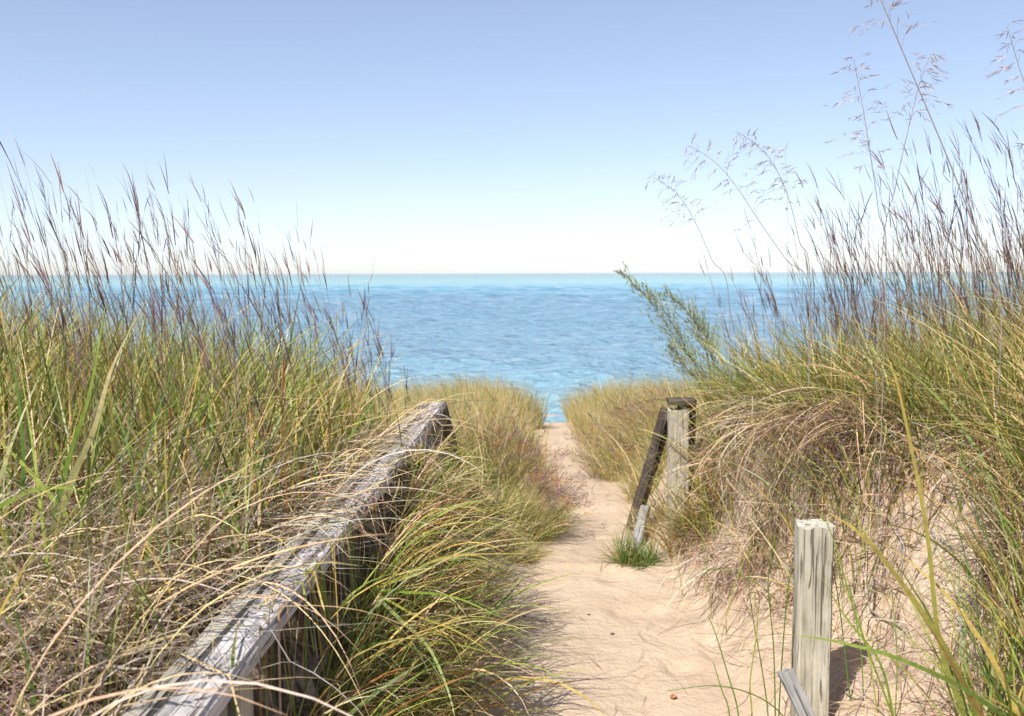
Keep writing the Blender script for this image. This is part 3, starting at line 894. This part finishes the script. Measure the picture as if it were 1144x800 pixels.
# below the left rail, drooping towards the path
tussock('grass_tussock', -.52, 3.35, 'arching green and gold tussock under the middle of the handrail beside the sand', 520, .22, (.28, .74), -.3, 1.15, (.2, 1.1), (.6, 1.8), (.003, .0085), TUS, .5, dry=480, sy=1.3)
tussock('grass_tussock', -.52, 4.2, 'drooping brown based tussock overhanging the left edge of the wide sand', 620, .2, (.25, .62), -.2, 1.1, (.2, 1.0), (.6, 1.9), (.003, .007), TUS, .6, dry=520, sy=1.8)
tussock('grass_tussock', -.50, 5.2, 'straw coloured tussock below the far end of the handrail', 240, .14, (.10, .22), -.2, .9, (.3, 1.1), (.5, 1.6), (.003, .0065), TUS, .7, dry=260, sy=1.5)
tussock('grass_tussock', -.52, 2.55, 'sparse shaded tussock in the lower left gap under the near part of the handrail', 330, .2, (.22, .6), -.2, 1.3, (.2, 1.0), (.5, 1.6), (.003, .0075), [(GREEN, 3), (LIME, 2), (GOLD, 2), (DEEP, 2)], .4, dry=620, sy=2.6)
# wispy mounds further down the left edge
tussock('grass_mound', -.15, 6.55, 'wispy green gold grass mound bulging over the left edge of the narrow path', 1500, .22, (.22, .40), -.1, .6, (.1, .9), (.3, 1.2), (.0025, .005), FORE + [(GREEN, 2), (LIME, 2)], .8, seeds=220, sL=(.34, .5), cat='grass mound', sy=2.6)
tussock('grass_mound', -.38, 7.9, 'reddish tipped wispy grass mound behind the green gold one on the left of the path', 1300, .36, (.25, .42), .2, 1.3, (.1, .8), (.2, 1.1), (.0028, .005), FORE, .8, seeds=300, sL=(.34, .5), cat='grass mound')
tussock('grass_mound', -.6, 8.3, 'pale straw grass mound just right of the dark sloping stair rail', 1100, .42, (.32, .55), .4, 1.5, (.1, .8), (.2, 1.1), (.0028, .005), FORE, .8, seeds=120, sL=(.4, .6), cat='grass mound')
tussock('grass_mound', -.30, 14.6, 'upright tufted grass clump at the left corner where the path meets the lake', 500, .28, (.45, .72), 1.5, 1.6, (.02, .35), (.1, .6), (.004, .007), FORE, .7, cat='grass mound')
tussock('grass_tussock', -.22, 5.75, 'low straw and green tussock between the handrail end and the wispy mound', 420, .17, (.08, .2), -.3, .9, (.3, 1.2), (.4, 1.5), (.0028, .0062), TUS, .7, dry=260, sy=1.6)
# right edge
tussock('grass_mound', .98, 9.3, 'large mauve tinged grass mound leaning over the right edge of the narrow path', 1900, .55, (.35, .6), 2.9, 1.0, (.15, .9), (.3, 1.2), (.0028, .0055), FORE, .8, seeds=420, sL=(.42, .66), cat='grass mound')
tussock('grass_mound', .95, 7.75, 'straw grass mound behind the wooden end post on the right of the path', 1000, .3, (.2, .36), 2.9, 1.3, (.15, .9), (.3, 1.2), (.0028, .005), FORE, .8, seeds=130, sL=(.35, .55), cat='grass mound')
tussock('grass_tussock', .86, 5.72, 'gold and rust grass clump growing at the foot of the wooden end post', 460, .16, (.18, .4), 3.9, 1.2, (.1, .8), (.3, 1.4), (.0025, .006), [(GOLD, 2.5), (RUST, 1.6), (LIME, 1.6), (GREEN, 1.2), (STRAW, 1.5)], .6, dry=200, sy=1.4)
tussock('grass_tussock', 1.28, 5.55, 'blue green leafy tussock on the bank just right of the wooden end post', 480, .26, (.22, .46), 3.3, 1.4, (.3, 1.0), (.5, 1.6), (.003, .007), [(GREEN, 3), (BLUEG, 3), (LIME, 1.5), (GOLD, 1), (STRAW, .8)], .5)
tg = at(712, 640, 5.55)
tussock('grass_tuft', tg[0], 5.62, 'small bright green grass tuft on the bare sand at the right edge of the path', 380, .12, (.08, .27), 2.6, 1.9, (.05, 1.2), (.1, .9), (.003, .006), [(np.array([.075, .19, .028]), 3), (np.array([.13, .25, .04]), 2), (DEEP, 1.5), (GOLD * .7, .5)], .3, dry=70, cat='grass tuft')
tussock('grass_tussock', 1.38, 2.62, 'tall dark green grass clump in the lower right corner beside the sandy bank', 330, .22, (.4, .95), 1.7, 1.3, (.05, .5), (.1, 1.0), (.004, .009), [(GREEN, 3), (DEEP, 2.4), (LIME, 1.6), (GOLD, 1.8), (RUST, .5)], .5, dry=120)


def hank(x0, y0, az, n, L, label, mix, spread=.35, rad=.07, tilt=(.9, 1.5), lift=.03, curl=(.4, 1.5)):
    z0 = gz(x0, y0)
    B = Blades()
    x = x0 + rng.normal(0, rad, n); y = y0 + rng.normal(0, rad * 1.3, n)
    c = palette(n, mix)
    z = np.maximum(floor_z(x, y), z0) + rng.uniform(.01, .12, n)
    B.add(np.stack([x, y, z], -1), rng.normal(az, spread, n), rng.uniform(*tilt, n), rng.uniform(*curl, n), rng.uniform(*L, n), rng.uniform(.0022, .0066, n), c, c * 1.12, seg=12, wig=1.0, lift=lift, rail=1.0)
    o = link('dead_grass_hank', B.mesh('dead_grass_hank', M_DRY, (x0, y0, z0)), loc=(x0, y0, z0))
    return tag(o, label, 'dead grass', 'hanks of dead grass')


RM = [(TAN, 3), (STRAW, 1.3), (GREY, 3), (BROWN, 1.4), (MAUVE, .6)]
hank(-.93, 3.0, -.05, 60, (.35, .65), 'hank of straw lying across the middle of the left handrail and hanging over it', RM)
hank(-.90, 3.75, .0, 70, (.3, .6), 'thick tan hank smothering the handrail a little beyond its middle', RM, spread=.75, rad=.12)
hank(-.88, 4.55, .1, 50, (.25, .5), 'tan hank draped over the handrail just short of its far end', RM, spread=.75, rad=.11)
hank(-.98, 2.15, -.45, 34, (.4, .75), 'few long bleached straws fallen over the near end of the handrail', [(STRAW, 2), (GREY, 2), (TAN, 1)], spread=.4, rad=.12)
hank(-1.35, 2.35, -.9, 260, (.3, .6), 'wide heap of grey bleached straw in the lower left, beside the handrail', [(GREY, 3), (TAN, 2), (STRAW, 1.4), (MAUVE, .6)], spread=.6, rad=.17, lift=.12, tilt=(.7, 1.4))
hank(1.22, 4.95, math.pi + .75, 100, (.35, .7), 'big light brown hank hanging down the bank between the two posts', [(TAN, 3), (GREY, 2), (MAUVE, 1), (STRAW, 1)], spread=.55, rad=.12, lift=.06, tilt=(.7, 1.8), curl=(.6, 1.9))
hank(1.05, 5.25, math.pi + .7, 110, (.3, .6), 'tan hank low on the bank face just right of the wooden end post', [(TAN, 3), (BROWN, 1.5), (GREY, 1.5), (MAUVE, 1)], spread=.4, rad=.11, lift=.05, tilt=(1.0, 1.7), curl=(.8, 1.9))
hank(1.02, 4.7, math.pi + .8, 130, (.3, .6), 'brown hank trailing down onto the bare sand midway between the two posts', [(TAN, 2), (BROWN, 2), (MAUVE, 1.5), (GREY, 1)], spread=.4, rad=.11, lift=.05, tilt=(1.0, 1.7), curl=(.8, 1.9))
hank(1.33, 4.45, math.pi + .95, 150, (.35, .65), 'darker brown hank hanging straight down the bank behind the pale post', [(BROWN, 3), (MAUVE, 2), (TAN, 1.5)], spread=.5, rad=.10, lift=.06, tilt=(1.0, 1.7), curl=(.9, 2.0))

tussock('grass_tussock', 1.62, 3.05, 'rusty green grass clump at the right edge in front of the sandy bank', 260, .2, (.4, .9), 2.0, 1.3, (.05, .6), (.1, 1.1), (.0035, .009), [(GREEN, 2.4), (LIME, 2), (GOLD, 2), (RUST, 1.2), (STRAW, 1)], .6, dry=160)
tussock('grass_tussock', .70, 6.42, 'thin straw and green tussock grown through the foot of the dark sloping rail', 170, .13, (.16, .36), 2.8, 1.3, (.1, .8), (.3, 1.3), (.0028, .006), [(STRAW, 2), (GOLD, 2), (LIME, 1.6), (GREEN, 1.6), (RUST, 1)], .7, dry=70, sy=1.5)
# single long blades that cross the view, each cluster one plant rooted in the bank
def px_plant(name, label, cat, blades, mat=None, group=None, part='leaf'):
    base = np.asarray(at(*blades[0][0][0])); base[2] = gz(base[0], base[1])
    t = thing(name, base, label, cat, group)
    for pts, w, c0, c1 in blades:
        B = Blades()
        P = [at(*p) for p in pts]
        if len(pts) >= 2 and P[0][2] > gz(P[0][0], P[0][1]):
            P = [np.array([P[0][0], P[0][1], gz(P[0][0], P[0][1]) - .02])] + P
        B.curve(P, w, c0, c1, k=22)
        link(part, B.mesh(part, mat or M_LEAF, base), t)
    return t


px_plant('broad_grass', 'broad bladed yellow green grass plant arching across the lower right, past the pale post', 'grass plant', [
    ([(1100, 830, 2.5), (1062, 735, 2.4), (1010, 655, 2.35), (965, 600, 2.3), (925, 572, 2.3)], .015, GREEN, GOLD),
    ([(1140, 830, 2.5), (1090, 778, 2.4), (1010, 738, 2.3), (940, 718, 2.3), (884, 709, 2.3)], .012, DEEP * 1.2, LIME),
    ([(1085, 830, 2.6), (1050, 720, 2.6), (1035, 590, 2.6), (1005, 440, 2.6), (990, 395, 2.6)], .013, GREEN, GOLD),
    ([(1000, 830, 2.8), (985, 745, 2.8), (945, 690, 2.8), (915, 640, 2.8)], .008, GREEN, LIME),
    ([(1010, 840, 2.8), (960, 700, 2.8), (930, 600, 2.8), (915, 570, 2.8)], .006, GREEN, LIME),
])
px_plant('broad_grass', 'broad bladed green grass plant standing tall at the left edge of the picture', 'grass plant', [
    ([(52, 640, 2.5), (78, 545, 2.45), (105, 480, 2.4), (122, 420, 2.4), (140, 378, 2.4)], .017, GREEN, STRAW),
    ([(50, 640, 2.5), (75, 520, 2.45), (100, 440, 2.4), (118, 340, 2.4)], .015, DEEP * 1.3, LIME),
    ([(-30, 600, 2.5), (20, 555, 2.4), (60, 545, 2.3), (95, 548, 2.2)], .012, GREEN, LIME),
    ([(20, 640, 2.6), (26, 520, 2.6), (20, 440, 2.6), (5, 360, 2.6)], .012, DEEP * 1.2, GREEN),
])
px_plant('broad_grass', 'long green blades radiating from one crown below the handrail towards the sand', 'grass plant', [
    ([(412, 668, 3.0), (450, 645, 2.95), (500, 622, 2.9), (590, 618, 2.85)], .009, LIME, GOLD),
    ([(412, 668, 3.0), (460, 662, 2.9), (510, 668, 2.8), (560, 690, 2.75)], .009, GREEN, LIME),
    ([(412, 668, 3.0), (450, 695, 2.85), (480, 725, 2.75), (500, 770, 2.65), (508, 800, 2.6)], .011, SAGE * 1.2, LIME),
    ([(412, 668, 3.0), (465, 688, 2.85), (510, 705, 2.75), (550, 730, 2.7)], .007, GREEN, GOLD),
    ([(412, 668, 3.0), (470, 640, 3.0), (530, 610, 3.0), (590, 600, 3.0)], .007, LIME, STRAW),
    ([(412, 668, 3.0), (430, 640, 3.0), (470, 600, 3.0), (540, 590, 3.05)], .007, GREEN, LIME),
])
px_plant('broad_grass', 'two long low blades, one green and one tan, near the bottom of the picture below the handrail', 'grass plant', [
    ([(370, 830, 2.35), (395, 795, 2.35), (440, 760, 2.35), (482, 735, 2.35)], .012, GREEN, SAGE * 1.3),
    ([(400, 830, 2.4), (440, 795, 2.4), (490, 768, 2.4), (530, 752, 2.4)], .008, GOLD, RUST * 1.2),
])

# thin jointed green rushes around the near post
def rush(label, stems):
    base = np.asarray(at(*stems[0][0])); base[2] = gz(base[0], base[1])
    t = thing('rush_clump', base, label, 'rush', None)
    for pts in stems:
        P = [at(*p) for p in pts]
        P = [np.array([P[0][0], P[0][1], gz(P[0][0], P[0][1]) - .03])] + P
        c = palette(1, [(GREEN, 2), (DEEP * 1.3, 2), (LIME, 1)])[0]
        link('stem', tubes([(P, .0028, .0014, c, c * 1.1)], M_STEM, 'stem', base), t)


rush('clump of thin green rush stems in the sand just left of the pale post', [
    [(858, 800, 3.3), (850, 740, 3.3), (838, 670, 3.3), (836, 610, 3.3)],
    [(866, 800, 3.35), (864, 720, 3.35), (858, 650, 3.35), (866, 600, 3.35)],
    [(825, 800, 3.2), (812, 750, 3.2), (800, 710, 3.2), (792, 690, 3.2)],
    [(840, 800, 3.25), (838, 760, 3.25), (846, 700, 3.25), (842, 660, 3.25)],
    [(870, 800, 3.3), (874, 730, 3.3), (880, 660, 3.3), (884, 640, 3.3)],
    [(815, 800, 3.2), (806, 770, 3.2), (797, 740, 3.2)],
    [(880, 810, 3.25), (850, 780, 3.2), (800, 766, 3.15), (745, 772, 3.15)],
])
rush('sparse thin green rush stems in the sand just right of the pale post', [
    [(952, 800, 3.4), (945, 740, 3.4), (938, 680, 3.4), (925, 600, 3.4)],
    [(965, 800, 3.4), (962, 730, 3.4), (950, 660, 3.4)],
    [(980, 800, 3.3), (972, 740, 3.3), (958, 690, 3.3), (940, 650, 3.3)],
    [(1000, 800, 3.3), (1002, 730, 3.3), (996, 660, 3.3)],
])
rush('few thin green stems on the sandy slope below the hanging dead grass', [
    [(795, 690, 4.6), (790, 640, 4.6), (782, 590, 4.6)],
    [(812, 690, 4.4), (822, 650, 4.4), (838, 610, 4.4)],
    [(762, 660, 5.0), (757, 630, 5.0), (752, 612, 5.0)],
])

# ------------------------------------------------------------------ tall open panicles (each a thing: stem + seed_head)
def panicle(label, pts, yb, nbr=30, spread=.17, start=.45, r=.0022, fan=None, dens=9):
    P = [at(u, v, yb) for u, v in pts]
    x0, y0 = P[0][0], P[0][1] + .02
    base = np.array([x0, y0, gz(x0, y0)])
    t = thing('tall_panicle_grass', base, label, 'seeding grass', None)
    P = [base - np.array([0, 0, .02])] + P
    c = np.array([.34, .30, .26])
    link('stem', tubes([(P, r, r * .35, c * 1.0, c * .9)], M_STEM, 'stem', base), t)
    C = catmull(np.array(P), np.linspace(0, len(P) - 1, 200))
    B = Blades()
    i0 = int(200 * start)
    for k in range(nbr):
        f = (k + rng.random()) / nbr
        p = C[int(i0 + f * (199 - i0))]
        T = C[min(199, int(i0 + f * (199 - i0)) + 1)] - C[max(0, int(i0 + f * (199 - i0)) - 1)]; T /= np.linalg.norm(T) + 1e-9
        out = rng.normal(0, 1, 3); out -= T * out.dot(T); out /= np.linalg.norm(out); out[1] *= .8
        Lb = spread * (1 - .65 * f) * rng.uniform(.55, 1.15)
        q = [p, p + (out * .55 + T * .55) * Lb * .5, p + (out * .95 + T * .45 - np.array([0, 0, .25])) * Lb]
        B.curve(q, .0014, c, c, k=7, taper=3)
        m = int(dens * Lb / spread) + 3
        Q = catmull(np.array(q), rng.uniform(.7, 2.0, m))
        d = (q[2] - q[1]); az = math.atan2(d[1], d[0]); th = math.acos(max(-1, min(1, d[2] / (np.linalg.norm(d) + 1e-9))))
        cc = palette(m, [(MAUVE * 1.5, 2), (np.array([.45, .39, .33]), 2), (MAUVE, 1)])
        B.add(Q, az + rng.normal(0, .5, m), th + rng.normal(0, .35, m), np.zeros(m), rng.uniform(.015, .045, m), rng.uniform(.0015, .0032, m), cc, cc, seg=3, clamp=False, roll=3)
    link('seed_head', B.mesh('seed_head', M_STEM, base), t)
    return t


panicle('tallest panicle grass, its dark stem leaning left and leaving the top of the picture', [(1118, 340), (1085, 245), (1058, 175), (1020, 85), (984, 0), (965, -45)], 3.6, start=.72, spread=.2, nbr=26, r=.0034)
panicle('feathery panicle grass left of the tallest stem, seed head spread against the blue sky', [(990, 300), (982, 240), (972, 170), (962, 110), (953, 65)], 3.8, start=.52, spread=.17)
panicle('feathery panicle grass crossing behind the tallest stem, leaning to the right', [(985, 290), (1000, 210), (1018, 130), (1028, 90), (1040, 60)], 4.0, start=.55, spread=.14)
panicle('leftmost nodding panicle grass above the horizon near the feathery shrub', [(815, 345), (795, 290), (775, 245), (755, 215), (728, 197)], 5.0, start=.55, spread=.17)
panicle('long bent panicle grass between the leftmost nodding one and the upright ones', [(905, 330), (878, 290), (850, 250), (820, 205), (795, 178), (768, 162)], 4.6, start=.5, spread=.18, nbr=26)
panicle('panicle grass with a pale plume arching left near the middle of the right hand group', [(905, 320), (893, 270), (882, 225), (865, 185), (845, 162), (828, 150)], 4.4, start=.5, spread=.17)
panicle('slim upright panicle grass standing behind the arching plume', [(880, 330), (880, 280), (880, 230), (877, 170)], 5.2, start=.7, spread=.09, nbr=10, r=.0016)
panicle('panicle grass at the right edge of the picture with seed spikes hanging into view', [(1190, 330), (1178, 230), (1160, 140), (1140, 80), (1125, 30)], 3.4, start=.5, spread=.16)

# ------------------------------------------------------------------ feathery wormwood shrub
def wormwood():
    yb = 6.35
    base = at(800, 446, yb); base[2] = gz(base[0], base[1])
    t = thing('feathery_shrub', base, 'feathery olive green plant leaning left against the lake behind the wooden end post', 'shrub')
    mains = [[(800, 446), (788, 420), (770, 398), (748, 368), (722, 332), (692, 301)],
             [(801, 446), (792, 410), (783, 375), (768, 348), (742, 326)],
             [(800, 446), (786, 424), (772, 400), (756, 370), (736, 338), (722, 326)],
             [(802, 446), (797, 410), (790, 380), (776, 352)],
             [(798, 446), (782, 430), (764, 408), (750, 388)]]
    cur = []; B = Blades()
    for mi, m in enumerate(mains):
        P = [at(u, v, yb + .05 * (mi - 2)) for u, v in m]
        P[0] = base + np.array([.004 * mi, 0, -.02])
        cur.append((P, .0042, .0012, np.array([.13, .075, .055]), np.array([.14, .15, .07])))
        C = catmull(np.array(P), np.linspace(0, len(P) - 1, 120))
        NB = (90, 75, 44, 70, 44, 30)[mi]
        for k in range(NB):
            f = .28 + .70 * (k + rng.random()) / NB
            j = int(f * 119); p = C[j]; T = C[min(119, j + 2)] - C[max(0, j - 2)]; T /= np.linalg.norm(T) + 1e-9
            out = rng.normal(0, 1, 3); out -= T * out.dot(T); out /= np.linalg.norm(out)
            Lb = rng.uniform(.06, .15) * (1.25 - f)  * 1.75
            q = [p, p + (T * .75 + out * .65) * Lb * .5, p + (T * 1.0 + out * .65) * Lb]
            cc = palette(1, [(np.array([.30, .34, .18]), 2), (np.array([.38, .40, .23]), 1.5), (np.array([.20, .24, .12]), 1)])[0]
            B.curve(q, .0016, cc, cc, k=6)
            mm = 16
            Q = catmull(np.array(q), rng.uniform(.2, 2.0, mm))
            c3 = palette(mm, [(cc, 1), (np.array([.33, .35, .17]), .5)])
            az = math.atan2(T[1], T[0]); th = math.acos(max(-1, min(1, T[2])))
            B.add(Q, az + rng.normal(0, .6, mm), th + rng.normal(0, .45, mm), np.zeros(mm), rng.uniform(.010, .026, mm), rng.uniform(.0028, .0055, mm), c3, c3 * 1.1, seg=3, clamp=False, roll=3)
    link('stems', tubes(cur, M_STEM, 'stems', base), t)
    link('leaves', B.mesh('leaves', M_LEAF, base), t)


wormwood()

# ------------------------------------------------------------------ small things on the sand
def seedling(u, v, yb, label, sprouts, w, cols):
    b = at(u, v, yb); x, y = b[0], b[1]
    b = np.array([x, y, gz(x, y)])
    t = thing('seedling', b, label, 'seedling')
    for az, tilt, L in sprouts:
        B = Blades()
        c = palette(1, cols)[0]
        B.add(b[None] - np.array([[0, 0, .004]]), az, tilt, .4, L, w, c, c * 1.1, seg=6, clamp=True, roll=.5)
        link('leaf', B.mesh('leaf', M_LEAF, b), t)


SG = [(np.array([.06, .16, .025]), 2), (np.array([.10, .2, .04]), 1)]
def gy(v):                                    # where the flat landing shows at photo row v
    return 1.66 * F / (v - 303)
seedling(578, 712, gy(712), 'tiny bright green seedling with upright leaves on the sand left of the path', [(.2, .3, .07), (1.2, .5, .06), (2.6, .35, .07), (0, .9, .06), (3.6, .7, .05)], .010, SG)
seedling(566, 768, gy(768), 'low green sprig with two long trailing stalks on the sand below the seedling', [(.5, 1.05, .20), (.1, 1.2, .22), (.9, .7, .17), (3.3, 1.0, .07), (2.2, .9, .06), (4.5, 1.1, .05)], .006, SG)
seedling(548, 690, gy(690), 'dark green weed at the foot of the drooping tussock by the sand edge', [(.2, .9, .09), (1.0, .5, .12), (5.6, 1.0, .1), (3.0, .5, .09), (2.0, .3, .14), (.6, .2, .11), (4.4, .8, .08)], .010, [(DEEP, 2), (GREEN, 1)])

M_BLEAF = mat_plain('brown leaf', (.28, .10, .045), (.40, .18, .09), .7, 60)
def fallen_leaf(u, v, label, size, rot):
    b = at(u, v, gy(v)); x0, y0 = b[0], b[1]
    z0 = gz(x0, y0)
    k, m = 9, 5
    V = []
    for a in range(k):
        s = a / (k - 1)
        hw = size * .42 * math.sin(math.pi * min(1, s * .93 + .05)) ** .8 * (1 + .15 * math.sin(9 * s + u))
        for c in range(m):
            q = (c / (m - 1) - .5) * 2
            V.append(((s - .5) * size, q * hw, .004 + size * (.22 * q * q + .25 * (s - .5) ** 2 + .03 * math.sin(5 * s + 3 * q))))
    V = np.array(V); ca, sa = math.cos(rot), math.sin(rot)
    V = np.stack([V[:, 0] * ca - V[:, 1] * sa, V[:, 0] * sa + V[:, 1] * ca, V[:, 2]], -1)
    Fq = [[a * m + c, a * m + c + 1, (a + 1) * m + c + 1, (a + 1) * m + c] for a in range(k - 1) for c in range(m - 1)]
    me = mesh_np('leaf', V, np.array(Fq), M_BLEAF)
    o = link('fallen_leaf', me, loc=(x0, y0, z0))
    so = o.modifiers.new('thickness', 'SOLIDIFY'); so.thickness = .0008
    tag(o, label, 'fallen leaf')


fallen_leaf(588, 783, 'curled orange brown leaf on the sand below the trailing sprig', .030, .4)
fallen_leaf(752, 796, 'orange brown leaf on the sand at the bottom edge right of the path centre', .032, 1.5)
fallen_leaf(503, 779, 'dark red brown leaf under the handrail tussock at the bottom', .034, 2.4)

M_PEB = mat_plain('dark pebble', (.05, .04, .035), (.12, .09, .075), .8, 90)
def pebble(u, v, label, size, sd):
    b = at(u, v, gy(v)); x0, y0 = b[0], b[1]
    nu, nv = 12, 8
    V = []
    for a in range(nv + 1):
        ph = math.pi * a / nv
        for c in range(nu):
            t_ = TAU * c / nu
            d = np.array([math.sin(ph) * math.cos(t_), math.sin(ph) * math.sin(t_), math.cos(ph)])
            r = size * .5 * (1 + .45 * float(fbm(np.array([d[0] * 1.3 + sd]), np.array([d[1] * 1.3 + d[2]]), sd, 2)[0]))
            V.append(d * r * np.array([1.2, .85, .6]))
    Fq = [[a * nu + c, (a + 1) * nu + c, (a + 1) * nu + (c + 1) % nu, a * nu + (c + 1) % nu] for a in range(nv) for c in range(nu)]
    o = link('pebble', mesh_np('pebble', np.array(V), np.array(Fq), M_PEB), loc=(x0, y0, gz(x0, y0) + size * .15))
    tag(o, label, 'pebble')


pebble(684, 719, 'dark pebble alone in the middle of the bare sand, largest of three', .019, 3)
pebble(658, 694, 'small dark pebble on the sand, up and left of the largest pebble', .014, 5)
pebble(586, 697, 'small dark pebble on the sand above the tiny green seedling', .015, 8)

# exposed grey roots on the right bank
def roots(label, curves, r):
    P0 = at(*curves[0][0]); base = np.array([P0[0], P0[1], gz(P0[0], P0[1])])
    t = thing('exposed_roots', base, label, 'roots')
    for cv in curves:
        P = []
        for u, v, y in cv:
            p = at(u, v, y); P.append(p)
        c = palette(1, [(np.array([.42, .38, .36]), 2), (np.array([.33, .28, .25]), 1)])[0]
        link('root', tubes([(P, r, r * .4, c, c)], M_DRY, 'root', base), t)


def bankhit(u, v):
    """distance at which the view ray through a pixel meets the ground"""
    ys_ = np.arange(1.5, 9, .01)
    d = at(u, v, 1.0)
    z = terrain(d[0] * ys_, ys_)
    k = np.argmax(d[2] * ys_ < z)
    return float(ys_[k])


def rp(*uv):
    return [(u, v, bankhit(u, v) - .02) for u, v in uv]


roots('pale grey roots hanging out of the sandy bank to the right of the post top', [
    rp((986, 575), (984, 600), (978, 640), (962, 672)), rp((1000, 578), (1006, 600), (1006, 630)), rp((990, 570), (998, 590), (1010, 612), (1005, 640)),
    rp((975, 650), (972, 680), (1005, 700), (1015, 712))], .005)
roots('crooked grey roots lying on the sand halfway up the right bank', [
    rp((1040, 590), (1045, 610), (1030, 632), (1022, 645)), rp((1050, 602), (1068, 618), (1056, 640)), rp((1005, 690), (1010, 715), (1006, 735))], .004)
roots('low twisted roots beside the base of the pale post', [
    rp((950, 745), (935, 765), (930, 800)), rp((958, 752), (964, 775), (955, 800)), rp((940, 770), (955, 780), (970, 778))], .004)

# ------------------------------------------------------------------ light
world = bpy.data.worlds.new('World')
scene.world = world
world.use_nodes = True
nt = world.node_tree
bg = nt.nodes['Background']
sky = nt.nodes.new('ShaderNodeTexSky')
sky.sky_type = 'NISHITA'
sky.sun_disc = False
SUN_EL, SUN_AZ = R(52), R(-146)           # azimuth measured from +Y towards +X: light from the left, a little behind
sky.sun_elevation = SUN_EL
sky.sun_rotation = SUN_AZ
sky.altitude = 0
sky.air_density = .62
sky.dust_density = .5
sky.ozone_density = 1.0
hs = nt.nodes.new('ShaderNodeGamma')                  # the photograph's soft highlight response
hs.inputs['Gamma'].default_value = .72
wb = nt.nodes.new('ShaderNodeMix'); wb.data_type = 'RGBA'; wb.blend_type = 'MULTIPLY'
wb.inputs[0].default_value = 1
wb.inputs[7].default_value = (1.47, 1.40, 1.42, 1)
nt.links.new(sky.outputs[0], hs.inputs['Color'])
nt.links.new(hs.outputs[0], wb.inputs[6])
nt.links.new(wb.outputs[2], bg.inputs[0])
bg.inputs[1].default_value = .122
sd = bpy.data.lights.new('sun', 'SUN')
sd.energy = 4.1
sd.angle = R(.53)
sd.color = (1, .94, .85)
so = bpy.data.objects.new('sun', sd)
COL.objects.link(so)
dirv = Vector((math.sin(SUN_AZ) * math.cos(SUN_EL), math.cos(SUN_AZ) * math.cos(SUN_EL), math.sin(SUN_EL)))
so.rotation_euler = dirv.to_track_quat('Z', 'Y').to_euler()
so.location = (-8, -4, 12)

vs = scene.view_settings
vs.view_transform = 'Standard'
vs.look = 'None'
vs.gamma = 1
vs.use_curve_mapping = False
vs.exposure = .82
scene.cycles.use_denoising = True
scene.cycles.max_bounces = 8
scene.cycles.transparent_max_bounces = 4
